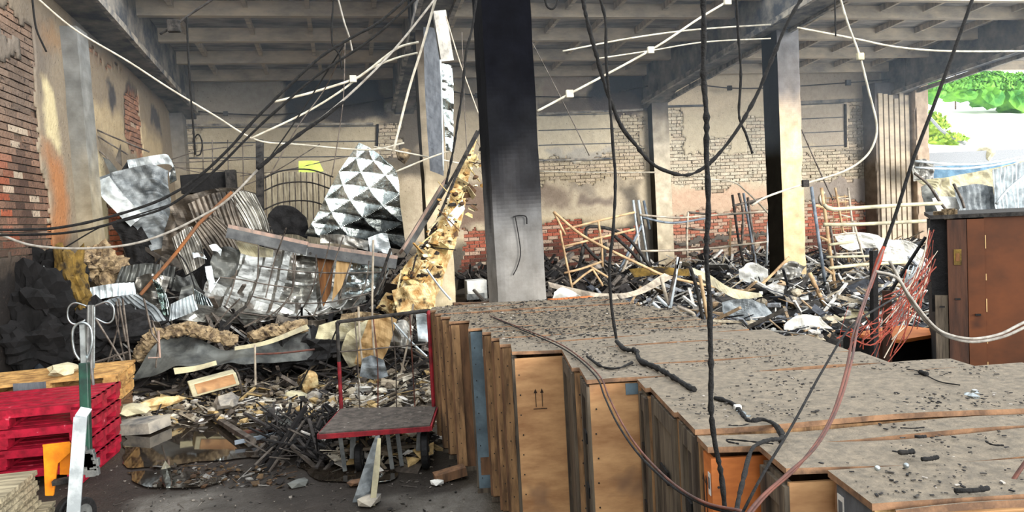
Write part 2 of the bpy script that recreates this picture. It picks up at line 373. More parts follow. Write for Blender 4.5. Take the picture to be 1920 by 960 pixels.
HB = [(1150, 216, 1205, 300, False), (1245, 205, 1278, 300, False), (1240, 288, 1500, 340, False), (1330, 250, 1372, 275, False), (1400, 215, 1440, 290, False), (1000, 302, 1205, 335, False), (1300, 330, 1500, 345, False),
 (1585, 195, 1640, 340, False), (1500, 285, 1640, 335, False), (335, 235, 375, 300, False), (712, 232, 752, 300, False),
 (860, 432, 1195, 500, False), (1250, 400, 1460, 438, False), (1255, 458, 1460, 500, False), (1010, 345, 1080, 400, True), (1500, 380, 1620, 470, False), (1090, 395, 1190, 430, True)]
wall(wb, lambda a, b, o: stk(a, YB-o, b), None, -3.5, 15.0, 0, 5.45, toB, PB, BB, HB, c(186, 174, 152), lime=.34)
wl = MB().box(XL-.45, XL-.035, -6, YB+.4, -.2, 5.7).build('wall_left', 'mortar'); struct(wl)
toL = lambda x, y: ((lambda p: (p.y, p.z))(onx(x, y, XL)))
PL = [(-60, -40, 100, 200, (112, 104, 96), .5, .8), (75, 170, 110, 272, (206, 192, 152), .12, 1), (72, 60, 112, 120, (150, 120, 88), .2, .7), (80, 280, 125, 480, (172, 116, 72), .25, .9),
 (-80, 250, 70, 500, (98, 80, 68), .4, .9), (20, 330, 60, 470, (52, 42, 38), .3, .8), (0, 330, 22, 440, (150, 74, 44), .25, .6), (-80, 470, 160, 720, (26, 22, 20), .6, 1),
 (140, 60, 330, 150, (112, 112, 112), .3, .8), (145, 80, 300, 190, (140, 118, 100), .3, .7), (150, 190, 300, 300, (190, 172, 138), .2, .9), (195, 160, 212, 205, (60, 62, 68), .06, .9), (232, 165, 252, 225, (60, 58, 60), .08, .9),
 (235, 180, 262, 290, (146, 104, 80), .15, .9), (280, 190, 296, 240, (66, 66, 70), .08, .9), (150, 290, 205, 480, (212, 198, 160), .2, 1), (200, 400, 232, 560, (160, 92, 62), .15, .9), (150, 500, 330, 700, (60, 50, 42), .4, .9)]
BL = [(-100, -50, 100, 280, (124, 106, 92), .6, 1), (-100, 280, 110, 480, (122, 94, 78), .5, 1), (10, 60, 50, 300, (92, 80, 72), .4, .7), (60, 180, 80, 330, (104, 74, 60), .2, .6), (0, 300, 30, 460, (160, 76, 46), .2, .8), (30, 300, 70, 480, (66, 50, 44), .25, .8), (85, 280, 125, 480, (190, 120, 70), .2, .9), (-100, 480, 160, 720, (34, 28, 26), .4, 1),
 (150, 90, 330, 300, (156, 116, 94), .3, 1), (195, 380, 240, 560, (176, 100, 66), .2, 1)]
HL = [(-200, -100, 98, 480, False), (70, 165, 112, 275, True), (-60, 40, 40, 120, True), (150, 80, 230, 140, False), (228, 170, 268, 290, False), (196, 380, 240, 560, False)]
wall(wl, lambda a, b, o: stk(XL+o, a, b), None, 4.0, 17.58, 0, 5.0, toL, PL, BL, HL, c(140, 128, 110), cell=.06, lime=.03)

# floor with soot, ash and wet patches
na, nb = 240, 260
X, Yg = np.meshgrid(np.linspace(-3.5, 16, na+1), np.linspace(-6, 17.6, nb+1), indexing='ij'); toF = lambda x, y: ((lambda p: (p.x, p.y))(onz(x, y, 0)))
cX, cY = (X[:-1, :-1]+X[1:, 1:])/2, (Yg[:-1, :-1]+Yg[1:, 1:])/2
PF = [(-50, 470, 800, 720, (34, 31, 30), .8, .9), (230, 790, 640, 850, (74, 64, 52), .35, .8), (230, 850, 880, 925, (44, 38, 34), .3, .8), (100, 885, 420, 930, (62, 52, 46), .3, .6),
 (260, 935, 480, 1100, (128, 124, 118), .12, .9), (700, 938, 980, 1100, (120, 116, 110), .12, .9), (430, 900, 700, 1000, (56, 50, 46), .3, .7)]
col = paint(X, Yg, toF, c(84, 75, 62), PF, warp=.3)
col *= (.35+.6*fbm(X*4, Yg*4))[..., None]
me = bpy.data.meshes.new('floor'); idx = np.arange((na+1)*(nb+1)).reshape(na+1, nb+1)
me.from_pydata(stk(X, Yg, (fbm(X*2, Yg*2)-.5)*.02).reshape(-1, 3).tolist(), [], np.stack([idx[:-1, :-1], idx[1:, :-1], idx[1:, 1:], idx[:-1, 1:]], -1).reshape(-1, 4).tolist())
ca_ = me.color_attributes.new('Col', 'FLOAT_COLOR', 'POINT'); cf = col.reshape(-1, 3)
ca_.data.foreach_set('color', np.concatenate([cf, np.ones((len(cf), 1))], 1).astype(np.float32).ravel())
me.materials.append(MATS['floor_wet']); fl = bpy.data.objects.new('floor', me); COL.objects.link(fl); struct(fl)

# roof: boards, purlins, battens, girders
RZ = lambda Y: 5.3+.06*(17.6-Y)
YR0 = 12.0
ceil = MB(); ceil.add([(-3.9, YR0, RZ(YR0)), (21, YR0, RZ(YR0)), (21, 18, RZ(18)), (-3.9, 18, RZ(18)), (-3.9, YR0, RZ(YR0)+.06), (21, YR0, RZ(YR0)+.06), (21, 18, RZ(18)+.06), (-3.9, 18, RZ(18)+.06)],
 [(0, 1, 2, 3), (7, 6, 5, 4), (0, 4, 5, 1), (1, 5, 6, 2), (2, 6, 7, 3), (3, 7, 4, 0)])
ceil = ceil.build('ceiling', 'roof_board'); struct(ceil)
GX = [(-3.5, -3.0), (1.3, 1.75), (7.45, 7.95), (14.3, 14.8)]
PY = [17.35, 15.95, 14.5, 13.1, 12.1]
bays = [(-3.0, 1.3), (1.75, 7.45), (7.95, 14.3), (14.8, 20.5)]
for bi, (xa, xb) in enumerate(bays):
    for Yp in PY:
        z = RZ(Yp); MB().box(xa, xb, Yp-.07, Yp+.07, z-.24, z).build('purlin', 'roof_wood', ceil)
    for k in range(len(PY)-1):
        n = max(3, int((xb-xa)/.95))
        for i in range(n):
            x = xa+(i+.5+R.uniform(-.06, .06))*(xb-xa)/n; z0, z1 = RZ(PY[k])-.02, RZ(PY[k+1])-.02
            MB().bar((x, PY[k]-.07, z0-.03), (x, PY[k+1]+.07, z1-.03), .07, .14).build('batten', 'roof_wood', ceil)
for i, (xa, xb) in enumerate(GX):
    ye, zb = (8.6, .0); b = MB()
    za, zc = RZ(YB)-.95, RZ(ye)-.75
    for (y0, y1, d0, d1) in ((ye, YB-.9, .75, .78), (YB-.9, YB, .78, 1.0)):
        b.add([(xa, y0, RZ(y0)-d0), (xb, y0, RZ(y0)-d0), (xb, y1, RZ(y1)-d1), (xa, y1, RZ(y1)-d1), (xa, y0, RZ(y0)), (xb, y0, RZ(y0)), (xb, y1, RZ(y1)), (xa, y1, RZ(y1))],
          [(0, 3, 2, 1), (4, 5, 6, 7), (0, 1, 5, 4), (1, 2, 6, 5), (2, 3, 7, 6), (3, 0, 4, 7)])
    g = b.build('trim_%d' % (i+1), 'girder', bevel=.02); struct(g)
    e = MB()       # lighter ledge boards running along the girder foot
    for s in (xa-.04, xb+.04): e.bar((s, ye, RZ(ye)-.70), (s, YB-.05, RZ(YB)-.80), .07, .10)
    for k in (0, 1):
        e2 = MB(); s = (xa-.04, xb+.04)[k]; e2.bar((s, ye, RZ(ye)-.70), (s, YB-.05, RZ(YB)-.86), .07, .10); e2.build('ledge', 'girder_light', g)
struct(MB().box(14.8, 20.5, 17.4, 17.8, 5.32, 5.8).build('trim_5', 'girder'))

# pilasters and columns
mat('pil', (1, 1, 1, 1), (.7, .68, .66, 1), rough=.95, spec=.05, scale=8, attr=True, bump=.35, lo=.3, hi=.7)
def column(name, x0, x1, y0, y1, z1, stops, side=None, chips=0):
    mb = MB(); nz = int(z1/.035); nx = 12; rr = random.Random(int(x0*10)+70)
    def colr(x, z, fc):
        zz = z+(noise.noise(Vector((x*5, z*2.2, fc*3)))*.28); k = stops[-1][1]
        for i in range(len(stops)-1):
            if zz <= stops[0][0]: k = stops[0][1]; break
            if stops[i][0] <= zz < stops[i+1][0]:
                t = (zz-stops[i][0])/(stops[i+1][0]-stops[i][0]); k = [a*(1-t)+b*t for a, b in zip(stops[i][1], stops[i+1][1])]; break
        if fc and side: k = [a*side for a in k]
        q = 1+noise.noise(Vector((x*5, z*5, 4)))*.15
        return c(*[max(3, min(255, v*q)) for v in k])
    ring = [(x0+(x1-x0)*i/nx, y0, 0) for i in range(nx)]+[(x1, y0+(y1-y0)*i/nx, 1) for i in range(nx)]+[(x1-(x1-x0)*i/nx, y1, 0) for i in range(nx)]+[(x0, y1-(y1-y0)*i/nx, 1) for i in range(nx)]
    n = len(ring); vs = []
    for k in range(nz+1):
        z = z1*k/nz
        for (x, y, s) in ring:
            j = 0
            if chips and ((x in (x0, x1)) and (y in (y0, y1))): j = max(0, noise.noise(Vector((x*3, y*3, z*2.6)))-.05)*chips
            cx, cy = (x0+x1)/2, (y0+y1)/2; e = noise.noise(Vector((x*4, y*4, z*4)))*.006
            vs.append((x+(cx-x)*j+e, y+(cy-y)*j+e, z))
    for k in range(nz):
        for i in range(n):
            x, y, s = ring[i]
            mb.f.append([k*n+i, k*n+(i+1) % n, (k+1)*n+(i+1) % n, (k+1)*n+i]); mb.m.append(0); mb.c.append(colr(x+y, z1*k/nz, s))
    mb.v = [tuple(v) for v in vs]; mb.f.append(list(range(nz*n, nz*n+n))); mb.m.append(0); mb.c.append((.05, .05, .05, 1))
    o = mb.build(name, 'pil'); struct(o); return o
blk = (14, 15, 20)
c1 = column('column_near', 1.31, 1.76, 6.6, 7.05, 5.6, [(0, (140, 136, 128)), (1.3, (132, 130, 126)), (1.75, (104, 104, 104)), (2.15, (52, 52, 54)), (2.5, (26, 27, 30)), (3.2, (12, 13, 18)), (5.6, (8, 9, 14))])
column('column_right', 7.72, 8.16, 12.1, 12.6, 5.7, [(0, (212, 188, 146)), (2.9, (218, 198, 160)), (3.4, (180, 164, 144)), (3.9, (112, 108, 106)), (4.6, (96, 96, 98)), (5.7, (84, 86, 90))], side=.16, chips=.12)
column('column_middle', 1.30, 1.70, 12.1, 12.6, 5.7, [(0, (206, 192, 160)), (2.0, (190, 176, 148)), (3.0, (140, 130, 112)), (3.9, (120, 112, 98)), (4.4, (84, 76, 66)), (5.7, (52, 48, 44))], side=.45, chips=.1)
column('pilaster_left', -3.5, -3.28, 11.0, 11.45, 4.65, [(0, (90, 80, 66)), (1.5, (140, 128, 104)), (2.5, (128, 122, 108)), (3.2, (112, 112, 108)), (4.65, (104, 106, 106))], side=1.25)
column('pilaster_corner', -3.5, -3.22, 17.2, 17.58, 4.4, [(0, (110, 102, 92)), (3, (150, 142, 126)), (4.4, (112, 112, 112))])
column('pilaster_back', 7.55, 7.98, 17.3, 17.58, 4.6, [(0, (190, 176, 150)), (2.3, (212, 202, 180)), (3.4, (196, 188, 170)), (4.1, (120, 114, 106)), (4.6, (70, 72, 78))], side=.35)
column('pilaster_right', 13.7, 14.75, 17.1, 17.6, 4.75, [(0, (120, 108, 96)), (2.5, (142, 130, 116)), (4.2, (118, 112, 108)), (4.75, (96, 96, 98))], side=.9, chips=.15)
column('pilaster_end', 14.76, 15.15, 16.9, 17.5, 4.9, [(0, (170, 150, 130)), (4.9, (190, 172, 152))], chips=.4)
# ribs on the wide right pilaster
pr = bpy.data.objects['pilaster_right']
for k in range(6):
    MB().box(13.78+k*.16, 13.90+k*.16, 17.06, 17.1, .6, 4.5-R.random()*.2).build('board', 'roof_wood', pr)
# rear wall ledges, infill panels and frames (parts of the wall)
for (xa, ya, xb, yb, h, m_) in ((1005, 214, 1205, 206, .05, 'girder_light'), (345, 235, 700, 232, .05, 'girder_light'), (1240, 200, 1320, 198, .05, 'soot_concrete'), (1500, 193, 1620, 187, .08, 'girder'), (1010, 301, 1150, 297, .04, 'girder_light')):
    a, b = at(xa, ya, YB-.05), at(xb, yb, YB-.05); MB().bar(a, b, .06, h).build('ledge', m_, wb)
fr = MB()
for (x0, y0, x1, y1) in ((1500, 197, 1583, 276), (1010, 217, 1152, 300), (345, 240, 705, 325)):
    for j in range(4 if y1-y0 > 90 or x1-x0 < 120 else 3):
        t0, t1 = j/3.0, 0
        a, b = at(x0, y0+(y1-y0)*t0, YB-.045), at(x1, y0-4+(y1-y0)*t0, YB-.045); MB().bar(a, b, .012, .02).build('joint', 'soot_concrete', wb)
a, b = at(1585, 195, YB-.05), at(1586, 276, YB-.05); MB().bar(a, b, .05, .04, (0, 1, 0)).build('joint', 'char_grey', wb)
a, b = at(708, 233, YB-.05), at(707, 275, YB-.05); MB().bar(a, b, .05, .05, (0, 1, 0)).build('joint', 'char', wb)

# ---------------- outside ----------------
struct(MB().box(15.3, 40, 19.2, 19.6, -.5, 3.0).build('outside_wall', 'outer_wall'))
g = MB(); n = 14
for i in range(n+1):
    t = i/n; 
    for j in range(n+1): g.v.append((15.5+j*2.2, 19.5+t*11, 2.95+2.9*t+noise.noise(Vector((j*.7, i*.5, 0)))*.12))
for i in range(n):
    for j in range(n): g.f.append([i*(n+1)+j, i*(n+1)+j+1, (i+1)*(n+1)+j+1, (i+1)*(n+1)+j]); g.m.append(0); g.c.append((1, 1, 1, 1))
struct(g.build('terrain_outside', 'white_ground', smooth=True))
def bush(name, label, spans, seed, m_):
    rr = random.Random(seed); mb = MB()
    for (cx, cy, cz, rx, ry, rz, n) in spans:
        for k in range(n):
            d = Vector((rr.gauss(0, 1), rr.gauss(0, 1), rr.gauss(0, 1))).normalized(); q = .8+.25*rr.random()
            p = Vector((cx+d.x*rx*q, cy+d.y*ry*q, cz+abs(d.z)*rz*q)); s = rr.uniform(.06, .12)
            a = Vector((rr.uniform(-1, 1), rr.uniform(-1, 1), rr.uniform(-1, 1))).normalized(); b = a.cross(d).normalized()
            mb.add([p-a*s, p-b*s*.6, p+a*s, p+b*s*.6], [(0, 1, 2, 3)])
        mb.rock((cx, cy, cz-.1), rx*.78, ry*.7, rz*.72, seed, jag=.2, sub=3)
    return tag(mb.build(name, m_), label, 'hedge')
def bs(x, y, Y, rx, rz, n):
    p = at(x, y, Y); return (p.x, p.y, p.z, rx, .9, rz, n)
bush('hedge', 'big bright green hedge on the slope beyond the opening', [bs(1800, 172, 28, 1.1, .5, 1500), bs(1850, 172, 28, 1.5, .9, 2600), bs(1900, 180, 28, 1.6, 1.0, 2800), bs(1950, 185, 28, 1.8, 1.1, 2400)], 1, 'leaf')
bush('hedge', 'small round green bush beside the right pillar outside', [bs(1735, 172, 27, .75, .5, 1400)], 2, 'leaf')
bush('shrub', 'yellow-green shrub low down the outside slope', [bs(1735, 245, 22, .6, .6, 500), bs(1765, 268, 21.5, .6, .35, 300)], 3, 'leaf_yellow')
for (x, lab, m_) in ((1791, 'thin red post standing outside on the slope', 'edge_wood'), (1822, 'thin pale post standing outside on the slope', 'white_sheet')):
    a, b = at(x, 190, 29.5), at(x, 60, 29.5); a.z = 5.4; tag(MB().tube([a, b], .035, 6).build('post', m_), lab, 'post')
tag(MB().tube(spline(pts([(1718, 195), (1745, 222), (1770, 248), (1810, 270)], 21)), .05, 6).build('pipe', 'outer_wall'), 'grey pipe running down the outside slope', 'pipe')

# ---------------- the row of crates ----------------
TH = .19
ex, ey = Vector((math.cos(TH), -math.sin(TH), 0)), Vector((math.sin(TH), math.cos(TH), 0))
ez = Vector((0, 0, 1))
#  front-left corner of the lid in px, right end X, front, end, label, extras
CR = [
 ((1680, 957), 2.35, 'ply_bright', 'ply_grey', 'ash-covered crate at the very front of the row, cut by the lower picture edge', -.01),
 ((1635, 945), 2.50, 'wood_tan', 'paint_grey', 'crate with a grey-painted end and a small paper label, near the front', 0),
 ((1474, 883), 2.60, 'ply_bright', 'ply_grey', 'crate with bright tan front and weathered grey end beside the orange crate', 0),
 ((1327, 839), 2.60, 'ply_orange', 'ply_orange', 'bright orange plywood crate with double arrow and paper label on its end', 0),
 ((1303, 803), 2.62, 'batten_wood', 'ply_grey', 'narrow grey-ended crate directly behind the orange crate', .02),
 ((1264, 772), 2.62, 'batten_wood', 'ply_grey', 'second grey-ended crate behind the orange crate, with slotted end', .01),
 ((1210, 727), 2.52, 'batten_wood', 'ply_grey', 'crate with lifted lid and nailed front batten beside the blue-tabbed crate', 0),
 ((1100, 714), 2.30, 'ply_bright', 'ply_grey', 'crate with wide pale front and a small blue tab under its lid', 0),
 ((1072, 690), 2.32, 'batten_wood', 'ply_grey', 'thin crate with bright nailed edge between the two wide-fronted crates', 0),
 ((960, 660), 2.30, 'ply_bright', 'ply_grey', 'crate with bright front marked by two upward arrows', 0),
 ((937, 645), 2.25, 'batten_wood', 'ply_brown', 'brown crate just left of the arrow-marked crate', 0),
 ((921, 634), 2.2, 'ply_brown', 'ply_brown', 'dark brown crate second left of the arrow-marked crate', 0),
 ((904, 623), 2.2, 'ply_brown', 'ply_brown', 'dark brown crate against the blue-painted crate', 0),
 ((878, 617), 2.2, 'paint_blue', 'ply_grey', 'crate with blue-painted front patched with bare wood', 0),
 ((842, 604), 2.2, 'ply_brown', 'ply_brown', 'brown scorched crate directly behind the blue-painted crate', -.01),
 ((826, 595), 2.15, 'ply_brown', 'ply_brown', 'brown crate with a thin pale lid, third from the back of the row', -.01),
 ((815, 588), 2.15, 'ply_brown', 'ply_brown', 'brown crate with a thin pale lid, second from the back of the row', 0),
 ((806, 581), 2.1, 'ply_brown', 'ply_brown', 'last crate of the row beside the red trolley post', 0)]
fl_ = [onz(p[0], p[1], 1.11+dz) for (p, *_q, dz) in CR]
sN = [p.dot(ey) for p in fl_]
LID = []
for i, (p, xr, mf, me_, lab, dz) in enumerate(CR):
    ztop = 1.11+dz; P = fl_[i]; nxt = sN[i+1]-sN[i] if i+1 < len(CR) else .24
    t = nxt-.018; Lx = (xr-P.x)/math.cos(TH); rr = random.Random(i+20)
    o = thing('crate', lab, 'crate', (P.x, P.y, 0), 'shipping crates standing in a row')
    O = Vector((P.x, P.y, 0)); lt = .018
    def bx(name, a0, a1, b0, b1, z0, z1, m_, par=None, bev=0):
        mb = MB(); mb.frame_box(O+ex*(a0+a1)/2+ey*(b0+b1)/2+ez*(z0+z1)/2, ex*(a1-a0)/2, ey*(b1-b0)/2, ez*(z1-z0)/2)
        return mb.build(name, m_, par or o, bevel=bev)
    ins = .012; zt = ztop-lt
    # lid: thin sheet, slightly bowed, ash on top and bare wood edge
    mb = MB(); nu = 14; bow = rr.uniform(0, .008); vs = []
    cut = .05 if rr.random() < .5 else 0
    for a in range(nu+1):
        u = a/nu; x = Lx*u
        for (y, zz) in ((0, zt), (0, ztop), (t, ztop), (t, zt)):
            if a == 0 and y > 0: xx = x
            else: xx = x
            vs.append(O+ex*xx+ey*(y)+ez*(zz+bow*math.sin(u*9+i)))
    fs = []; 
    for a in range(nu):
        for k in range(4): fs.append((a*4+k, (a+1)*4+k, (a+1)*4+(k+1) % 4, a*4+(k+1) % 4))
    fs += [(3, 2, 1, 0), (nu*4, nu*4+1, nu*4+2, nu*4+3)]
    mb.add(vs, fs); mb.m = [(0 if (k % 4 == 1) else 1) for k in range(nu*4)]+[1, 1]
    lid = mb.build('lid', ['lid_ash_dirty' if i > 10 else 'lid_ash', 'edge_wood'], o)
    LID.append((O, Lx, t, ztop))
    gap = .022 if i in (2, 3, 6, 9) else .004
    zb = zt-gap
    bx('front_panel', ins, Lx-ins, ins, ins+.012, .03, zb, mf)
    bx('back_panel', ins, Lx-ins, t-ins-.012, t-ins, .03, zb, 'ply_brown')
    bx('end_panel', ins, ins+.012, ins+.012, t-ins-.012, .03, zb, me_)
    bx('end_panel', Lx-ins-.012, Lx-ins, ins+.012, t-ins-.012, .03, zb, 'ply_grey')
    if mf in ('batten_wood',): pass
    bx('base_board', .0, Lx, 0, t, 0, .03, 'ply_grey')
    # end battens and nails
    if me_ in ('ply_grey', 'ply_brown') and t > .14:
        for (b0, b1) in ((.012, .055), (t-.06, t-.018)):
            bx('end_batten', -.002+ins-.012, ins, b0, b1, .04, zb-.01, me_)
        bx('end_batten', ins-.012, ins, .055, t-.06, zb-.08, zb-.015, me_)
    # front batten at the exposed corner
    if mf in ('batten_wood', 'ply_brown'):
        bx('front_batten', ins, ins+.06, ins-.012, ins, .04, zb-.005, 'batten_wood')
    # nail heads down the front edge
    mb = MB()
    for k in range(9):
        z = .1+k*.11; q = O+ex*(ins+.022+rr.uniform(-.004, .004))+ey*(ins-(.013 if mf in ('batten_wood', 'ply_brown') else .001))+ez*z
        mb.cyl(q, q-ey*.003, .004, 6)
    nl = mb.build('nail_row', 'char_grey', o)
    nl['kind'] = 'stuff'
    # hand slots / dark bolt plates on end faces
    if i in (4, 5, 6, 7, 9):
        bx('hand_slot', ins-.016, ins-.012+.004, t*.35, t*.65, .80, .85, 'char')
        bx('hand_slot', ins-.016, ins-.012+.004, t*.35, t*.65, .55, .60, 'char')
    if i == 9:   # two upward arrows on the exposed front
        for ax in (.115, .15):
            a = MB(); y = -.0015+ins; q = lambda u, z: O+ex*u+ey*y+ez*z
            a.poly([q(ax-.002, .80), q(ax+.002, .80), q(ax+.002, .885), q(ax-.002, .885)], .001, -ey)
            a.poly([q(ax-.010, .875), q(ax+.010, .875), q(ax, .90)], .001, -ey); a.build('arrow_mark', 'ink', o)
        a = MB(); q = lambda u, z: O+ex*u+ey*(ins-.0015)+ez*z
        a.poly([q(.10, .787), q(.175, .787), q(.175, .791), q(.10, .791)], .001, -ey); a.build('arrow_mark', 'ink', o)
    if i == 3:
        for b_ in (.07, .10):
            a = MB(); q = lambda u, z: O+ey*u+ex*(ins-.0015)+ez*z
            a.poly([q(b_-.0025, .86), q(b_+.0025, .86), q(b_+.0025, .98), q(b_-.0025, .98)], .001, -ex)
            a.poly([q(b_-.011, .972), q(b_+.011, .972), q(b_, .998)], .001, -ex); a.build('arrow_mark', 'ink', o)
        a = MB(); a.frame_box(O+ex*(ins-.002)+ey*.032+ez*.985, ex*.001, ey*.011, ez*.035); lb = a.build('paper_label', 'paper', o)
        a = MB(); a.frame_box(O+ex*(ins-.0035)+ey*.032+ez*.988, ex*.0005, ey*.007, ez*.018); a.build('printed_square', 'paint_grey', lb)
    if i == 1:
        a = MB(); a.frame_box(O+ex*(ins-.002)+ey*(t-.05)+ez*1.02, ex*.001, ey*.018, ez*.04); lb = a.build('paper_label', 'paper', o)
        a = MB(); a.frame_box(O+ex*(ins-.0035)+ey*(t-.05)+ez*1.025, ex*.0005, ey*.011, ez*.02); a.build('printed_square', 'paint_grey', lb)
    if i == 7: bx('blue_tab', .17, .225, ins-.003, ins-.0005, 1.035, 1.085, 'paint_blue')
    if i == 13:
        bx('pale_sticker', .085, .105, ins-.003, ins-.0005, .92, .97, 'paper')
        bx('bare_patch', .03, .1, ins-.0025, ins-.0005, .12, .24, 'ply_brown')
# soot crumbs and flakes strewn over the lids: uncountable
mb = MB(); rr = random.Random(11)
dk = [c(30, 29, 30), c(48, 46, 46), c(22, 22, 24), c(66, 62, 58), c(168, 162, 154)]
for i, (O, Lx, t, zt) in enumerate(LID):
    n = int(420*Lx*t/.3) if i < 9 else int(260*Lx*t/.3)
    for k in range(n):
        u, v = rr.uniform(.02, Lx-.02), rr.uniform(.01, t-.01)
        p = O+ex*u+ey*v; q = noise.noise(p*2.3)
        if q < rr.uniform(-.25, .4) and i < 10: continue
        s = rr.choice((.0012, .0015, .002, .002, .003, .004))*(1.5 if i > 9 else 1); a = rr.random()*3.14; L = s*rr.uniform(.8, 2.4)
        ax = Vector((math.cos(a), math.sin(a), 0)); ay = Vector((-math.sin(a), math.cos(a), 0))
        mb.frame_box((p.x, p.y, zt+s*.25+.004), ax*L, ay*s*.8, ez*s*.35, rr.choice(dk[:4]) if rr.random() < .94 else dk[4])
tag(mb.build('soot_crumbs', 'debris'), 'black soot crumbs and flakes strewn over the crate lids', 'soot crumbs', kind='stuff')
# single larger burnt pieces on the lids
def lidp(x, y): return onz(x, y, 1.118)
def burnt(name, label, P, r, m_='burnt_cable', cat='burnt fragment', rag=.5, grp=None):
    S = spline([onz(x, y, 1.122+r*.4) for x, y in P], 6); rad = [r*(1+rag*noise.noise(Vector((i*.8, r*500, P[0][0])))) for i in range(len(S))]
    return tag(MB().tube(S, r, 6, rad=rad).build(name, m_, smooth=True), label, cat, grp)
burnt('charred_stick', 'long black charred stick lying on the second lid from the front', [(1790, 920), (1830, 919), (1853, 915)], .006)
burnt('charred_stick', 'short black charred piece near the front edge of the tan-fronted lid', [(1728, 861), (1745, 860), (1758, 857)], .006)
burnt('wire_scrap', 'thin curved dark wire scrap on a lid at far right', [(1848, 828), (1862, 834), (1882, 835)], .0025)
burnt('wire_scrap', 'thin flat wire scrap on the lids right of the hanging copper wires', [(1688, 802), (1712, 803), (1733, 801)], .002)
burnt('charred_flake', 'dark flat flake with pale tip on the tan-fronted lid', [(1684, 848), (1700, 848), (1712, 846)], .007, 'char_grey')
burnt('charred_flake', 'small black lump on a lid seam at right centre', [(1724, 697), (1732, 700), (1738, 702)], .009)
burnt('wire_scrap', 'thin bent black wire across two lids above the metal cable joint', [(1700, 692), (1722, 696), (1760, 715), (1800, 722)], .0025)
burnt('wire_scrap', 'dark wire ending right of the metal cable joint', [(1840, 750), (1870, 757), (1900, 760), (1925, 758)], .003)
burnt('charred_flake', 'black sliver lying across a lid seam in the right half', [(1715, 818), (1725, 819), (1736, 818)], .005, 'char')
# metal cable joint and melted lump
def lump(name, label, pts_, m_, cat, seed):
    mb = MB()
    for k, (x, y, s) in enumerate(pts_): p = onz(x, y, 1.118+s*.6); mb.rock(p, s*1.3, s, s*.8, seed+k, jag=.4)
    return tag(mb.build(name, m_), label, cat)
t_ = lump('cable_joint', 'silvery melted cable joint box on the lids at right', [(1815, 741, .014), (1824, 745, .018), (1832, 738, .012), (1828, 733, .011)], 'chrome', 'cable joint', 5)
t_ = lump('cable_clamp', 'small silver clamp on the thick burnt cable on the lids', [(1392, 776, .012), (1386, 771, .010), (1400, 781, .011)], 'chrome', 'clamp', 9)
q = onz(1383, 764, 1.13); tag(MB().frame_box(q, ex*.012, ey*.010, ez*.009).build('white_connector', 'paper', bevel=.002), 'small white cube connector beside the silver clamp on the lids', 'connector')
for x, y, lab in ((1303, 883-12, ''),):
    pass
for k, (x, y, l) in enumerate([(1645, 878, 'round grey glass bead on the front edge, left of its twin'), (1699, 873, 'round clear glass bead on the front edge, right of its twin')]):
    q = onz(x, y, 1.125); mb = MB().rock(q, .008, .008, .008, 3, jag=.03, sub=2); tag(mb.build('glass_bead', 'chrome', smooth=True), l, 'bead')

# the big brown crate at the right
O = at(1750, 420, 4.9); O.z = 0; zt = 1.665
o = thing('large_crate', 'tall dark red-brown wooden crate with burnt left corner and yellow label', 'crate', O)
th2 = .69; fx, fy = Vector((math.cos(th2), -math.sin(th2), 0)), Vector((math.sin(th2), math.cos(th2), 0))
def lb(name, a0, a1, b0, b1, z0, z1, m_, par=None, bev=0):
    mb = MB(); mb.frame_box(O+fx*(a0+a1)/2+fy*(b0+b1)/2+ez*(z0+z1)/2, fx*(a1-a0)/2, fy*(b1-b0)/2, ez*(z1-z0)/2); return mb.build(name, m_, par or o, bevel=bev)
lb('lid', -.02, 1.6, -.02, 1.2, zt-.03, zt, 'char_grey'); lb('front_panel', .33, 1.58, 0, .02, 0, zt-.03, 'red_brown_ply')
lb('corner_post', .09, .215, -.02, .06, 0, zt-.04, 'red_brown_dark'); lb('front_batten', .22, .33, -.012, .02, 0, zt-.04, 'red_brown_ply')
lb('corner_strip', .0, .085, .0, .05, 0, zt-.62, 'ply_grey'); lb('end_panel', .0, .02, .05, 1.2, 0, zt-.06, 'char')
lb('charred_edge', -.02, .10, .03, .12, zt-.75, zt-.03, 'char'); lb('back_panel', .02, 1.58, 1.16, 1.18, 0, zt-.03, 'red_brown_dark'); lb('end_panel', 1.56, 1.58, .02, 1.16, 0, zt-.03, 'red_brown_ply')
lab_ = lb('yellow_label', .13, .18, -.024, -.02, 1.28, 1.40, 'ochre'); lb('label_print', .142, .168, -.026, -.024, 1.31, 1.37, 'wood_brown', lab_)
for (a, z) in ((.15, 1.02), (.28, .90), (.045, .96)): lb('bolt_slot', a-.018, a+.018, -.024, -.012 if a > .2 else -.02, z-.007, z+.007, 'char')
for k in range(6): lb('paint_fleck', .335, .341, -.003, 0, .2+k*.24, .25+k*.24+(k % 2)*.05, 'wood_tan')
mb = MB()
for k in range(26): mb.frame_box(O+fx*(.02+.12*R.random())+fy*.01+ez*(zt-.01+.03*R.random()), fx*R.uniform(.01, .03), fy*.02, ez*R.uniform(.01, .03))
mb.build('burnt_crumbs', 'foam_brown', o)['kind'] = 'stuff'
# pale plank leaning on its face, low at the right
q = [onz(1880, 705, 1.0), onz(1960, 640, 1.2), onz(1975, 650, 1.2), onz(1900, 715, 1.0)]
A_ = O+fx*.95-fy*.03+ez*.55; B_ = O+fx*1.5-fy*.03+ez*1.3
tag(MB().bar(A_-ez*.56-fy*.25, B_-fy*.04, .16, .02, fy).build('leaning_plank', 'wood_brown'), 'pale brown plank leaning on the face of the tall brown crate', 'plank')

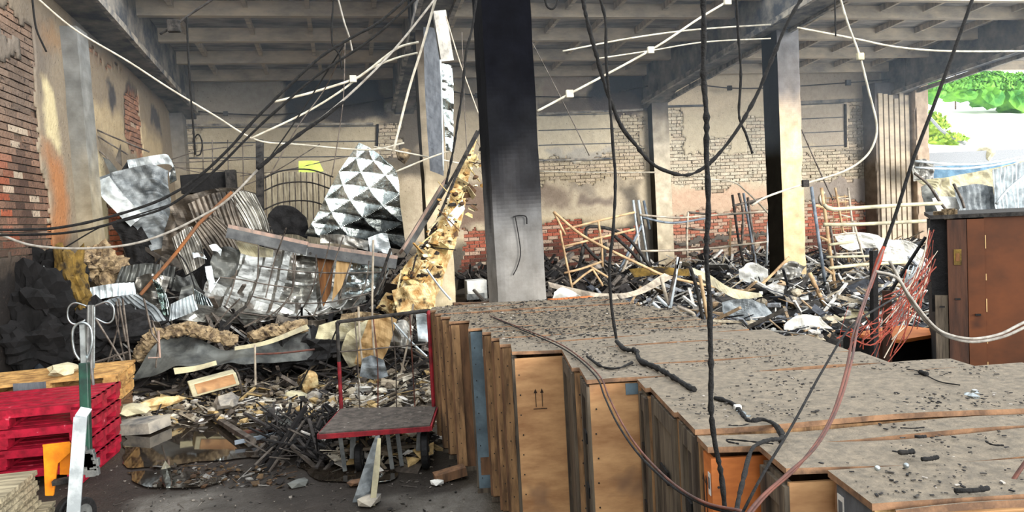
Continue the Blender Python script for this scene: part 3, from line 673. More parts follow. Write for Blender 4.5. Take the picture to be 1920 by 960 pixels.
# ---------------- rubble builders ----------------
PAL_D = [c(36, 34, 34), c(24, 23, 24), c(60, 56, 54), c(90, 84, 78), c(48, 44, 42), c(120, 112, 104)]
PAL_L = [c(176, 166, 146), c(206, 198, 180), c(150, 138, 118), c(120, 108, 92), c(86, 78, 70), c(44, 40, 38), c(196, 168, 116), c(226, 222, 214)]
PAL_R = [c(150, 154, 160), c(206, 206, 202), c(196, 184, 160), c(216, 214, 206), c(96, 100, 108), c(50, 52, 58), c(28, 28, 32), c(20, 20, 22), c(176, 150, 118), c(228, 226, 220), c(74, 78, 86), c(126, 120, 112)]
def heap(name, label, x0, x1, y0, y1, hfn, m_, seed, n=60):
    mb = MB(); k = n
    for i in range(k+1):
        for j in range(k+1):
            x = x0+(x1-x0)*i/k; y = y0+(y1-y0)*j/k; e = min(1, 6*min(i/k, 1-i/k))*min(1, 6*min(j/k, 1-j/k))
            mb.v.append((x, y, -.02+(hfn(x, y)*(.65+.7*noise.noise(Vector((x*1.6, y*1.6, seed))))+.10*noise.noise(Vector((x*6, y*6, seed))))*e))
    for i in range(k):
        for j in range(k): mb.f.append([i*(k+1)+j, (i+1)*(k+1)+j, (i+1)*(k+1)+j+1, i*(k+1)+j+1]); mb.m.append(0); mb.c.append((1, 1, 1, 1))
    return tag(mb.build(name, m_), label, 'rubble', kind='stuff')
def strew(name, label, gen, n, pal, size, seed, bars=.5, plates=.2, tilt=.5, cat='debris'):
    rr = random.Random(seed); mb = MB()
    for k in range(n):
        p = gen(rr)
        if p is None: continue
        s = size*(.35+rr.random()**2*1.6); cc = rr.choice(pal); q = rr.uniform(.75, 1.2); cc = (cc[0]*q, cc[1]*q, cc[2]*q, 1); u = rr.random()
        a = rr.uniform(0, 6.28); d = Vector((math.cos(a), math.sin(a), rr.uniform(-tilt, tilt))).normalized()
        if u < bars:
            L = s*rr.uniform(1.5, 7); w_ = s*rr.uniform(.12, .35); mb.bar(p-d*L/2, p+d*L/2, w_, w_*rr.uniform(.3, 1), col=cc)
        elif u < bars+plates:
            sd = d.cross(Vector((rr.uniform(-.5, .5), rr.uniform(-.5, .5), 1))).normalized(); n_ = d.cross(sd)
            P = [p+d*s*rr.uniform(.6, 1.6)+sd*s*rr.uniform(-.3, .3), p+sd*s*rr.uniform(.6, 1.4), p-d*s*rr.uniform(.6, 1.6), p-sd*s*rr.uniform(.6, 1.4)]
            mb.poly(P, s*.06, n_, cc)
        else: mb.rock(p, s*.6, s*.5, s*.35, k, cc, jag=.4)
    return tag(mb.build(name, 'debris'), label, cat, kind='stuff')
def boxgen(x0, x1, y0, y1, hf): 
    def g(rr):
        x, y = rr.uniform(x0, x1), rr.uniform(y0, y1); return Vector((x, y, hf(x, y)*(.65+.7*noise.noise(Vector((x*1.6, y*1.6, 1))))+rr.uniform(-.02, .12)))
    return g
def pxgen(x0, y0, x1, y1, h=.05, skew=0):
    def g(rr):
        x, y = rr.uniform(x0, x1), rr.uniform(y0, y1); p = onz(x, y, 0); p.z = rr.uniform(0, h); return p
    return g
# right bay: charred layer over the whole floor, with pale and steel scraps
hR = lambda x, y: .34+.22*max(0, min(1, (y-9)/5))
heap('charred_rubble', 'thick black charred layer covering the floor of the right-hand bays', 2.4, 15, 7.4, 17.1, hR, 'char_grey', 1, 110)
strew('scrap_litter', 'tangle of small steel, ash and timber scraps over the charred floor at right', boxgen(2.6, 14.5, 7.6, 16.9, hR), 5200, PAL_R, .11, 3, bars=.55, plates=.2, tilt=.8)
strew('small_scraps', 'fine pale and dark chips filling the gaps of the scrap field at right', boxgen(2.6, 14.5, 7.6, 16.9, hR), 5200, PAL_R+[c(214, 204, 184), c(226, 224, 218)], .045, 33, bars=.45, plates=.2, tilt=.8)
strew('black_litter', 'heap of black charred scraps beside the near column', boxgen(2.2, 5.2, 11.5, 15.5, lambda x, y: .75), 1100, PAL_D, .13, 4, bars=.5, tilt=1)
# left: floor rubble in front of and under the wreck
hL = lambda x, y: .08+.34*max(0, min(1, (y-8.6)/2.4))
heap('burnt_rubble', 'dark burnt rubble lying beneath the collapsed metal at left', -3.4, 1.2, 8.3, 14, hL, 'char_grey', 2, 70)
strew('pale_rubble', 'band of pale broken plaster and ash scraps in front of the collapsed metal', pxgen(215, 722, 720, 800, .10), 2100, PAL_L, .05, 7, bars=.25, plates=.25)
strew('dark_litter', 'dark scraps and sticks under the collapsed metal at left', boxgen(-3.3, 1.2, 8.5, 12, hL), 1800, PAL_D+[PAL_L[3]], .09, 8, bars=.6, tilt=.8)
strew('wet_scraps', 'soggy brown and grey scraps along the near edge of the puddle', pxgen(290, 872, 560, 915, .03), 300, [c(72, 52, 34), c(50, 44, 38), c(120, 118, 114), c(34, 30, 28), c(84, 66, 44)], .022, 9, bars=.3, plates=.4)
strew('floor_grit', 'fine grit and chips scattered over the bare floor in front', pxgen(0, 860, 900, 1000, .006), 900, [c(130, 124, 116), c(40, 38, 36), c(90, 84, 78)], .010, 10, bars=.2, plates=.3)
strew('trolley_litter', 'pale torn scraps on the floor behind the red trolley', pxgen(630, 700, 812, 880, .14), 900, PAL_L, .06, 12, bars=.3, plates=.4)
strew('black_sticks', 'bundle of thin black burnt sticks fanning out left of the red trolley', pxgen(500, 800, 640, 880, .16), 420, PAL_D[:4], .06, 13, bars=.95, plates=.05, tilt=1.2)

heap('wreck_core', 'packed charred mass inside the collapsed metal', -3.2, 1.0, 10.3, 12.9, lambda x, y: 1.5, 'char', 6, 40)
strew('burnt_sticks', 'thin burnt sticks and straps bristling from the inside of the wreck', boxgen(-3.1, .9, 9.2, 12.6, lambda x, y: .5+.9*max(0, min(1, (y-9.6)/1.2))), 1300, PAL_D+[c(110, 100, 90), c(150, 150, 148)], .10, 18, bars=.8, plates=.15, tilt=1.3)
# shallow puddles
def puddle(name, label, P):
    mb = MB(); Q = [onz(x, y, 0) for x, y in P]; S = spline(Q+[Q[0]], 6)[:-1]
    S = [Vector((p.x+noise.noise(p*5)*.05, p.y+noise.noise(p*5+Vector((3, 0, 0)))*.05, .014)) for p in S]
    mb.add(S, [tuple(range(len(S)))]); o = mb.build(name, 'puddle'); tag(o, label, 'puddle', kind='stuff')
puddle('puddle', 'wide shallow puddle reflecting the wreck beside the red pallets', [(236, 810), (330, 806), (450, 800), (560, 806), (625, 830), (560, 856), (470, 862), (350, 872), (240, 880), (232, 845)])
puddle('puddle', 'small muddy puddle in front of the wide one', [(240, 890), (330, 884), (420, 900), (360, 918), (270, 914)])
puddle('puddle', 'dark wet patch under the front of the red trolley', [(560, 870), (650, 868), (740, 885), (720, 905), (600, 903)])

# ---------------- trolley ----------------
zt = .34; A, B, C_, D = onz(598, 815, zt), onz(806, 800, zt), onz(818, 764, zt), onz(640, 768, zt)
o = thing('platform_trolley', 'red-edged platform trolley with grey deck and wire push frame beside the crates', 'trolley', (A.x, A.y, 0))
mb = MB(); mb.poly([A, B, C_, D], .012, ez); mb.build('deck', 'deck_grey', o)
mb = MB(); L4 = [A, B, C_, D]
for i in range(4): mb = MB(); mb.bar(L4[i]-ez*.014, L4[(i+1) % 4]-ez*.014, .03, .034); mb.build('deck_rim', 'red_paint', o)
top = .98
PL_, PR_ = D+Vector((-.0, 0, 0)), C_+Vector((-.02, 0, 0))
tl = at(632, 604, D.y); tr = at(803, 582, C_.y)
for n_, a, t2 in (('frame_post', PL_, tl), ('frame_post', PR_, tr)):
    mid = a.lerp(t2, .55); MB().tube([a, mid], .016, 10).build(n_, 'red_paint', o); MB().tube([mid, t2], .0155, 10).build(n_, 'char_grey' if a is PL_ else 'red_paint', o)
MB().tube([tl, tr], .015, 10).build('push_rail', 'char_grey', o); a, b = PL_.lerp(tl, .66), PR_.lerp(tr, .66); MB().tube([a, b], .006, 6).build('cross_wire', 'rod', o)
for k in range(1, 5):
    t = k/5; a, b = PL_.lerp(PR_, t), tl.lerp(tr, t); m_ = (a+b)/2+Vector((R.uniform(-.02, .02), 0, 0)); MB().tube(spline([a, m_, b], 5), .0055, 6).build('frame_wire', 'rod' if k % 2 else 'copper_cable', o)
def wheel(par, ce, r, w_, axis=Vector((1, 0, 0)), tyre='black_rubber', hub='grey_paint', seg=24):
    ce = Vector(ce); axis = axis.normalized(); mb = MB(); a = axis.cross(ez).normalized(); b = axis.cross(a); prof = [(-.5, .62), (-.5, .92), (-.35, 1), (.35, 1), (.5, .92), (.5, .62)]; vs = []
    for i in range(seg):
        q = 2*math.pi*i/seg; d = a*math.cos(q)+b*math.sin(q)
        for (u, v) in prof: vs.append(ce+axis*u*w_+d*v*r)
    n = len(prof); mb.add(vs, [(i*n+k, ((i+1) % seg)*n+k, ((i+1) % seg)*n+(k+1) % n, i*n+(k+1) % n) for i in range(seg) for k in range(n)])
    t = mb.build('wheel', tyre, par, smooth=False)
    MB().cyl(ce-axis*w_*.42, ce+axis*w_*.42, r*.64, 20).build('hub', hub, t); MB().cyl(ce-axis*w_*.55, ce+axis*w_*.55, r*.16, 10).build('axle_cap', 'char_grey', t); return t
fx_ = (B-A).normalized(); fy_ = (D-A).normalized()
for (u, v, r, w_) in ((.30, .25, .10, .05), (.93, .2, .14, .055), (.25, .8, .10, .05), (.9, .8, .14, .055)):
    p = A.lerp(B, u).lerp(D.lerp(C_, u), v); p.z = r; wheel(o, p, r, w_, fx_)
    MB().bar((p.x-.05, p.y, p.z), (p.x-.03, p.y, zt-.02), .02, .04).build('wheel_fork', 'grey_paint', o)
for (u, v) in ((.18, .15), (.62, .12), (.70, .2)):
    p = A.lerp(B, u).lerp(D.lerp(C_, u), v); MB().bar((p.x, p.y, .03), (p.x-.02, p.y, zt-.02), .035, .03).build('leg', 'grey_paint', o)
# white sack, sheets under and behind it
def rockthing(name, label, x, y, Y, sx, sy, sz, m_, cat, seed=1, jag=.25, sub=2, grp=None, smooth=False):
    p = at(x, y, Y); return tag(MB().rock(p, sx, sy, sz, seed, jag=jag, sub=sub).build(name, m_, smooth=smooth), label, cat, grp)
rockthing('white_sack', 'crumpled white sack seen under the trolley deck', 735, 850, 6.6, .22, .15, .18, 'white_sheet', 'sack', 4, .12, smooth=True)
tag(sheet('torn_sheet', [[(690, 820), (720, 812), (760, 826)], [(700, 850), (730, 840), (772, 850)], [(705, 884), (735, 880), (770, 878)]], 6.5, 'white_sheet', crum=.05, cs=6), 'torn white sheet hanging under the trolley beside its wheel', 'sheet')
o2 = tag(sheet('cloth_strip', [[(704, 818), (712, 816)], [(685, 870), (705, 868)], [(660, 945), (690, 935)], [(652, 975), (685, 975)]], 5.0, 'blue_metal', nv=8, crum=.02, cs=8), 'grey-blue ribbon of sheeting trailing from the trolley to the floor', 'strip')
tag(sheet('cloth_strip', [[(708, 822), (714, 822)], [(700, 880), (712, 876)], [(692, 960), (702, 958)]], 4.9, 'cream_sheet', nv=8, crum=.01, cs=8), 'narrow pale ribbon hanging from the trolley front edge', 'strip')
for k, (x, y, s, m_, lab) in enumerate([(668, 905, .05, 'edge_wood', 'small pinkish brick lump beneath the trolley'), (820, 904, .045, 'white_sheet', 'round white stone at the foot of the crates'), (692, 938, .07, 'girder_light', 'flat pale brick fragment on the bare floor in front of the trolley'), (560, 905, .06, 'dark_sheet', 'dark flat shard on the wet floor')]):
    p = onz(x, y, s*.4); tag(MB().rock(p, s*1.3, s, s*.5, k+30, jag=.2).build('rubble_lump', m_), lab, 'stone')
p = onz(860, 895, .08); tag(MB().bar(onz(815, 897, .03), onz(872, 880, .06), .10, .06).build('wood_block', 'ply_brown'), 'reddish-brown timber block at the foot of the brown crates', 'timber')

# ---------------- pallets ----------------
def board(name, par, a, b, w_, h, m_): return MB().bar(a, b, w_, h).build(name, m_, par)
def pallet(name, label, O, L, W, z, m_, rot=0, grp=None, h=.14, nb=7, plastic=False):
    o = thing(name, label, 'pallet', (O[0], O[1], z), grp); ux = Vector((math.cos(rot), math.sin(rot), 0)); uy = Vector((-math.sin(rot), math.cos(rot), 0)); O = Vector((O[0], O[1], z))
    bw = W/nb*.72
    for k in range(nb):
        v = (k+.5)*W/nb; board('deck_board', o, O+uy*v+ez*(h-.011), O+uy*v+ux*L+ez*(h-.011), bw, .022, m_)
    for k in range(3):
        u = (.07, L/2, L-.07)[k]; board('stringer', o, O+ux*u+ez*(h-.033), O+ux*u+uy*W+ez*(h-.033), .10, .022, m_)
        board('bottom_board', o, O+ux*u+ez*.011, O+ux*u+uy*W+ez*.011, .10, .022, m_)
        for j in range(3):
            v = (.06, W/2, W-.06)[j]; board('block', o, O+ux*(u-.06)+uy*v+ez*(h-.044+.022)/2, O+ux*(u+.06)+uy*v+ez*(h-.044+.022)/2, .11, h-.066, m_)
    if plastic:
        board('rim', o, O+uy*.012+ez*(h-.03), O+uy*.012+ux*L+ez*(h-.03), .024, .06, m_); board('rim', o, O+ux*(L-.012)+ez*(h-.03), O+ux*(L-.012)+uy*W+ez*(h-.03), .024, .06, m_)
    return o
levels = ['lowest', 'second from the bottom', 'third from the bottom', 'topmost']
for k in range(4):
    pallet('plastic_pallet', 'red plastic pallet in the stack at left, %s one' % levels[k], (-3.25+.01*k, 6.2+.015*k), 1.22, .8, .005+k*.148, 'red_plastic', -.05+.01*k, 'stacked red plastic pallets', .143, 7, True)
for k in range(4):
    pallet('wooden_pallet', 'weathered timber pallet behind the red ones, %s of its stack' % levels[k], (-3.42+.04*k, 7.3), 1.2, .8, .005+k*.15, 'pallet_yellow' if k > 1 else 'pallet_dark', .03*k-.03, 'stacked timber pallets behind the red ones', .14, 7)
p = pallet('wooden_pallet', 'pale timber pallet carrying grey boards at the lower left edge', (-2.95, 4.75), 1.0, .6, .005, 'pallet_grey', .02, None, .14, 6)
for k in range(7):
    mb = MB(); mb.box(-2.93+R.uniform(-.01, .01), -2.03-.012*(k % 3)+R.uniform(-.01, .01), 4.78, 5.3, .15+k*.033, .15+k*.033+.028); tag(mb.build('plywood_sheet', 'pallet_grey'), ('lowest', 'second lowest', 'third lowest', 'middle upper', 'third highest', 'second highest', 'topmost')[k]+' grey plywood sheet of the pile on the pale pallet at lower left', 'board', 'grey boards on the pale pallet')
rockthing('paper_bag', 'pale torn bag lying on the timber pallets behind the red ones', 118, 694, 7.6, .13, .1, .06, 'cream_sheet', 'bag', 5)
tag(MB().bar(at(25, 727, 7.2), at(86, 723, 7.2), .01, .07).build('printed_strip', 'paint_grey'), 'grey printed strip on the front of the timber pallets', 'strip')

# ---------------- pallet jack and hand truck ----------------
def P3(x, y, Y): return at(x, y, Y)
Yj = 5.15
o = thing('pallet_jack', 'yellow pallet jack with dark green mast and chrome loop handle', 'pallet jack', onz(150, 950, 0))
MB().bar(P3(163, 860, Yj+.05), P3(158, 680, Yj+.1), .055, .055, (0, 1, 0)).build('mast', 'green_paint', o, bevel=.006); MB().bar(P3(158, 690, Yj+.1), P3(155, 608, Yj+.12), .03, .03, (0, 1, 0)).build('mast_tip', 'chrome', o)
loop = [(150, 676), (140, 660), (136, 635), (138, 616), (148, 606), (160, 606), (170, 616), (173, 640), (168, 662), (160, 678)]
MB().tube(spline(pts(loop, Yj+.12), 5), .008, 8).build('loop_handle', 'chrome', o, smooth=True)
MB().tube(pts([(176, 690), (177, 575)], Yj+.2), .006, 6).build('control_rod', 'chrome', o)
mb = MB(); mb.poly([P3(80, 838, 5.25), P3(131, 832, 5.25), P3(131, 850, 5.25), P3(108, 870, 5.25), P3(100, 930, 5.25), P3(84, 930, 5.25)], .02, Vector((0, 1, 0))); mb.build('body_side', 'yellow_paint', o, bevel=.004)
MB().poly([P3(80, 838, 5.25), P3(131, 832, 5.25), P3(136, 838, 5.6), P3(90, 844, 5.6)], .015, ez).build('body_top', 'yellow_paint', o); MB().poly([P3(112, 852, 5.3), P3(140, 846, 5.3), P3(140, 890, 5.3), P3(112, 890, 5.3)], .02, Vector((0, 1, 0))).build('body_front', 'yellow_paint', o)
mb = MB(); rr = random.Random(2)
for k in range(14): q = P3(166+rr.uniform(-14, 12), 864+rr.uniform(-20, 22), Yj+.02); mb.frame_box(q, Vector((.03, 0, 0)), Vector((0, .02, 0)), Vector((0, 0, .025)))
mb.build('pump_unit', 'grey_paint', o, bevel=.004); q = P3(147, 925, Yj); q.z = .105; wheel(o, q, .105, .07, Vector((1, -.55, 0)))
q = P3(128, 922, Yj+.05); q.z = .105; wheel(o, q, .105, .05, Vector((1, -.55, 0)))
MB().bar(P3(100, 905, Yj+.06), P3(150, 895, Yj+.06), .05, .03).build('axle_bracket', 'char_grey', o)
o = thing('hand_truck', 'grey hand truck with two looped handles behind the pallet jack', 'hand truck', onz(170, 800, 0))
for x in (166, 174): MB().tube([P3(x, 572, 6.95), Vector((P3(x, 720, 6.95).x, 6.95, .75)), Vector((P3(x, 720, 6.95).x, 7.0, .1))], .012, 8).build('upright', 'grey_paint', o)
MB().bar(P3(170, 572, 6.96), P3(171, 700, 6.96), .04, .01, (0, 1, 0)).build('back_plate', 'grey_paint', o)
MB().tube(spline(pts([(163, 574), (140, 568), (128, 578), (128, 598), (140, 608), (160, 600)], 6.95), 5), .007, 8).build('loop_handle', 'chrome', o, smooth=True)
MB().tube(spline(pts([(176, 574), (200, 566), (213, 576), (212, 598), (200, 606), (178, 596)], 6.95), 5), .007, 8).build('loop_handle', 'chrome', o, smooth=True)
MB().box(wloc(o).x-.14, wloc(o).x+.2, 6.9, 7.15, .0, .02).build('toe_plate', 'grey_paint', o)
o = tag(MB().bar(P3(136, 985, 4.95), P3(151, 782, 5.0), .075, .012, (0, 1, 0)).build('metal_strip', 'white_metal'), 'white flat metal strip standing in front of the pallet jack', 'metal strip')
mb = MB(); mb.bar(P3(151, 782, 5.0), P3(162, 766, 5.08), .065, .012, (0, 1, 0)); e = mb.build('bent_tip', 'white_metal', o)

# ---------------- the collapsed metal wreck at left ----------------
def T(o, label, cat, grp=None): return tag(o, label, cat, grp)
def saw(n, a): return lambda u, v: a*((v*n) % 1)
def lap(nu_, nv_, a): return lambda u, v: a*((u*nu_) % 1)+a*((v*nv_) % 1)
mat('hull_metal', c(206, 206, 200), c(110, 110, 106), rough=.33, metal=.85, scale=3, stretch=(1, 1, 3), bump=.5, bscale=7, lo=.3, hi=.62, spots=(c(60, 56, 50), 2.2, .60))
T(sheet('crumpled_metal', [[(180, 334), (232, 318), (285, 309), (314, 320)], [(200, 372), (245, 360), (290, 352), (318, 372)], [(240, 410), (270, 405), (300, 400), (322, 420)], [(285, 470), (305, 465), (322, 460), (338, 462)]], 11.6, 'blue_metal', crum=.13, cs=3.6, nu=14, nv=14, disp=saw(5, .03)), 'large bent blue-grey metal panel standing against the left wall', 'metal panel')
T(sheet('bent_strip', [[(172, 346), (186, 338), (205, 330)], [(205, 385), (215, 375), (232, 366)], [(245, 425), (256, 415), (270, 404)]], 11.45, 'white_metal', crum=.04, cs=5), 'folded pale strip along the left edge of the blue-grey panel', 'metal strip')
T(sheet('bent_strip', [[(238, 300), (275, 294), (310, 289), (322, 300)], [(243, 322), (280, 312), (316, 308), (330, 322)]], 11.9, 'white_metal', crum=.05, cs=5), 'pale crumpled strip above the blue-grey panel', 'metal strip')
T(sheet('bent_strip', [[(316, 322), (326, 312)], [(318, 345), (332, 338)]], 11.7, 'bright_metal', crum=.05, cs=6), 'small shiny torn strip at the right corner of the blue-grey panel', 'metal strip')
for P, lab, m_ in (([(192, 294), (204, 300), (222, 322), (208, 328)], 'dark grey folded shard behind the blue-grey panel', 'dark_sheet'), ([(216, 300), (226, 270), (228, 312)], 'dark upright spike of sheet behind the blue-grey panel', 'sooty_metal'), ([(228, 318), (240, 300), (242, 318)], 'black jagged scrap behind the blue-grey panel', 'char')):
    T(MB().poly(pts(P, 12.0), .02).build('metal_shard', m_), lab, 'shard')
for P, lab in (([(172, 270), (200, 295), (224, 325)], 'thin dark rod sticking out above the blue-grey panel'), ([(153, 231), (210, 256), (280, 285)], 'upper of two thin brown rods leaning on the left wall'), ([(160, 240), (200, 266), (240, 290)], 'lower of two thin brown rods leaning on the left wall')):
    T(MB().tube(pts(P, 12.2), .012, 5).build('rod', 'rod'), lab, 'rod')
# dark backing sheets
T(sheet('burnt_sheet', [[(315, 385), (370, 362), (430, 352), (480, 362)], [(330, 420), (390, 400), (450, 395), (505, 420)], [(350, 470), (400, 460), (460, 450), (520, 460)]], 11.3, 'sooty_metal', crum=.16, cs=2.5), 'wide sooty sheet draped over the top of the wreck', 'metal sheet')
T(sheet('burnt_sheet', [[(318, 400), (360, 398), (395, 392)], [(305, 450), (330, 450), (370, 440)], [(300, 500), (330, 510), (360, 500)]], 11.5, 'sooty_metal', crum=.14, cs=3), 'sooty crumpled sheet below the blue-grey panel', 'metal sheet')
for k, (rows, Yk, lab, m_) in enumerate([
 ([[(352, 382), (395, 364), (438, 358)], [(368, 420), (408, 402), (446, 394)], [(388, 456), (422, 440), (458, 428)]], 10.9, 'upper left slatted panel of the fanned wreck', 'sooty_metal'),
 ([[(424, 366), (452, 358), (478, 364)], [(448, 402), (476, 396), (500, 410)], [(466, 432), (490, 430), (506, 436)]], 10.9, 'upper right slatted panel of the fanned wreck', 'dull_metal'),
 ([[(360, 428), (385, 415), (405, 404)], [(380, 460), (410, 445), (436, 436)], [(400, 492), (430, 480), (456, 470)]], 10.6, 'middle slatted panel of the fanned wreck', 'sooty_metal'),
 ([[(322, 446), (345, 430), (360, 424)], [(334, 482), (356, 468), (378, 458)], [(348, 516), (366, 506), (384, 494)]], 10.5, 'lowest pointed slatted panel of the fanned wreck', 'dull_metal')]):
    T(sheet('slatted_panel', rows, Yk, m_, nu=24, nv=4, disp=corr(9, .007), crum=.05, cs=3), lab, 'metal panel')
for rows, lab, m_, Yk in [
 ([[(360, 474), (372, 470), (384, 478)], [(364, 484), (374, 482), (388, 486)]], 'small shiny fold left of the white curl', 'bright_metal', 10.2),
 ([[(392, 460), (404, 458), (416, 468)], [(398, 470), (408, 472), (414, 480)]], 'bright curled edge above the dark hollow', 'white_metal', 10.2),
 ([[(384, 500), (396, 498)], [(388, 522), (404, 532)], [(395, 550), (412, 520)]], 'white upright curl in the middle of the wreck', 'white_metal', 9.9),
 ([[(286, 522), (296, 530), (306, 545)], [(294, 552), (304, 560), (316, 566)], [(306, 600), (314, 602), (322, 600)]], 'shiny crumpled foil left of the white corrugated piece', 'mirror_foil', 9.7),
 ([[(321, 570), (342, 560), (362, 552)], [(318, 602), (345, 592), (372, 580)]], 'white corrugated piece lying on the wreck front', 'white_metal', 9.6),
 ([[(362, 540), (374, 548), (392, 560)], [(366, 568), (380, 572), (400, 574)]], 'bright folded piece right of the white corrugated one', 'bright_metal', 9.6),
 ([[(228, 500), (275, 494), (330, 500)], [(218, 530), (270, 528), (322, 540)]], 'dark grey flat panel lying behind the striped one', 'dark_sheet', 10.4),
 ([[(165, 540), (210, 532), (250, 530)], [(168, 566), (212, 556), (254, 552)]], 'bluish-white striped panel beside the ochre heap', 'white_metal', 9.6),
 ([[(196, 564), (225, 556), (256, 552)], [(215, 590), (250, 580), (290, 575)], [(240, 610), (275, 606), (312, 600)]], 'grey slatted panel falling away below the striped one', 'blue_metal', 9.5),
 ([[(330, 515), (345, 520), (360, 512)], [(320, 545), (345, 548), (378, 545)]], 'dark bent facet in the hollow of the wreck', 'dark_sheet', 10.3),
 ([[(440, 452), (470, 458), (512, 468)], [(452, 475), (480, 482), (512, 482)]], 'cream torn insulation face under the channel beam', 'cream_sheet', 10.35),
 ([[(690, 446), (712, 438), (726, 438)], [(694, 474), (716, 474), (736, 478)]], 'white curled panel behind the right end of the channel beam', 'white_metal', 10.7),
 ([[(600, 440), (640, 440), (692, 452)], [(600, 456), (640, 458), (690, 470)]], 'dull grey strip between the quilted foil and the channel beam', 'dull_metal', 10.9)]:
    cr = ('striped' in lab or 'slatted' in lab or 'corrugated' in lab)
    T(sheet('metal_piece', rows, Yk, m_, nu=24 if cr else 8, disp=corr(7, .02) if cr else None, crum=.06, cs=5, seed=len(lab)), lab, 'metal piece')
# hanging hull of overlapping panels
T(sheet('hanging_hull', [[(430, 450, 10.9), (500, 460, 10.8), (570, 470, 10.7), (640, 482, 10.6), (732, 492, 10.5)], [(398, 512, 10.5), (480, 525, 10.3), (560, 532, 10.2), (640, 535, 10.2), (722, 528, 10.3)], [(372, 560, 10.1), (460, 578, 9.9), (555, 588, 9.8), (640, 580, 9.8), (704, 556, 10.1)], [(330, 596, 9.9), (420, 606, 9.9), (510, 612, 9.9), (600, 602, 10), (684, 580, 10.2)]], None, 'hull_metal', nu=12, nv=12, disp=lap(8, 7, .05), crum=.14, cs=1.8), 'big sagging hull of overlapping silvery panels in the middle of the wreck', 'metal panel')
T(sheet('hull_flap', [[(660, 486), (700, 486), (738, 492)], [(652, 520), (690, 520), (724, 515)], [(646, 552), (680, 550), (708, 540)]], 10.0, 'bright_metal', crum=.08, cs=4, disp=saw(3, .05)), 'bright bulging flap at the right end of the hull', 'metal panel')
T(sheet('hull_flap', [[(545, 478), (575, 480), (598, 484)], [(535, 530), (565, 535), (590, 535)], [(520, 570), (550, 575), (575, 575)]], 10.0, 'hull_metal', crum=.09, cs=4, disp=saw(4, .05)), 'silvery flap left of the brown boards', 'metal panel')
for k, (rows, Yk, m_, lab) in enumerate([
 ([[(255, 520), (285, 512), (318, 520)], [(250, 545), (280, 548), (310, 552)], [(262, 575), (285, 580), (312, 584)]], 9.9, 'dull_metal', 'grey crumpled sheet between the striped panel and the shiny foil'),
 ([[(400, 470), (425, 462), (452, 470)], [(395, 495), (422, 498), (445, 500)], [(402, 520), (425, 522), (440, 515)]], 10.5, 'dark_sheet', 'dark creased sheet above the white upright curl'),
 ([[(340, 540), (362, 535), (385, 548)], [(335, 562), (358, 566), (378, 570)]], 9.9, 'dark_sheet', 'dark folded sheet behind the white corrugated piece'),
 ([[(208, 418), (232, 412), (262, 420)], [(226, 450), (250, 455), (285, 460)], [(240, 500), (262, 500), (292, 505)]], 11.6, 'char', 'black sheet hanging in the gap below the blue-grey panel'),
 ([[(232, 590), (262, 596), (300, 604)], [(240, 625), (270, 630), (306, 630)]], 9.3, 'sooty_metal', 'sooty curved sheet below the grey slatted panel'),
 ([[(520, 590), (560, 600), (610, 598)], [(515, 615), (560, 622), (612, 618)]], 9.5, 'sooty_metal', 'sooty strip curling under the hull'),
 ([[(640, 590), (680, 585), (720, 590)], [(636, 610), (680, 612), (716, 606)]], 9.3, 'foam_brown', 'brown torn strip under the right end of the hull'),
 ([[(598, 610), (640, 600), (690, 604)], [(590, 640), (640, 640), (684, 636)]], 9.0, 'cream_sheet', 'cream torn board right of the sagging sheet'),
 ([[(790, 540), (808, 530), (818, 545)], [(782, 575), (800, 578), (815, 580)]], 9.4, 'foam', 'yellow torn tuft at the foot of the middle column')]):
    T(sheet('torn_metal', rows, Yk, m_, crum=.12, cs=4, seed=40+k), lab, 'metal piece')
for k, (P, Yk, lab) in enumerate([([(196, 700), (214, 640), (222, 600), (218, 565)], 8.6, 'thin bent wire rising left of the brown crusted stick'), ([(240, 706), (226, 640), (214, 580)], 8.7, 'second thin bent wire beside the truss frame'), ([(285, 600), (296, 640), (292, 690)], 8.5, 'wire hanging over the left end of the sagging sheet'), ([(420, 735), (436, 700), (470, 690)], 8.0, 'bent black strap in the rubble band'), ([(455, 740), (448, 705), (440, 690)], 8.0, 'short pale strap standing in the rubble band'), ([(560, 730), (580, 690), (600, 660)], 8.1, 'dark strap rising by the foam lump'), ([(610, 690), (622, 640), (640, 600)], 8.6, 'dark wire left of the trolley post'), ([(330, 470), (352, 500), (372, 560)], 9.8, 'dark strap crossing the fanned panels'), ([(380, 640), (420, 590), (450, 560)], 9.2, 'pale rod crossing the lower hull')]):
    T(MB().tube(spline(pts(P, Yk), 6), .009, 5).build('strap', 'rod' if 'dark' not in lab and 'black' not in lab else 'char'), lab, 'strap')
# quilted foil
def quilt(u, v):
    a = (u*2.5+v*3.5) % 1; b = (u*2.5-v*3.5) % 1
    return .045*(1-max(abs(a-.5), abs(b-.5))*2)+.006*math.sin(v*70)*max(0, v-.3)
mat('quilt', c(225, 235, 232), c(150, 160, 158), rough=.22, metal=.95, scale=9, bump=.35, bscale=22, attr=True)
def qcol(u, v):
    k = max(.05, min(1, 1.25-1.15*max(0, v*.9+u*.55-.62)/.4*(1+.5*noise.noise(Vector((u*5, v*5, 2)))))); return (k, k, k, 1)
T(sheet('quilted_foil', [[(673, 267), (688, 274), (704, 284), (724, 300)], [(640, 315), (672, 315), (706, 318), (745, 326)], [(615, 360), (652, 360), (698, 368), (750, 378)], [(594, 402), (636, 406), (690, 416), (756, 424)], [(570, 442), (618, 448), (680, 456), (762, 470)]], 11.2, 'quilt', nu=24, nv=20, disp=quilt, colf=qcol), 'tall shiny silver quilted foil panel standing in the wreck', 'foil panel')
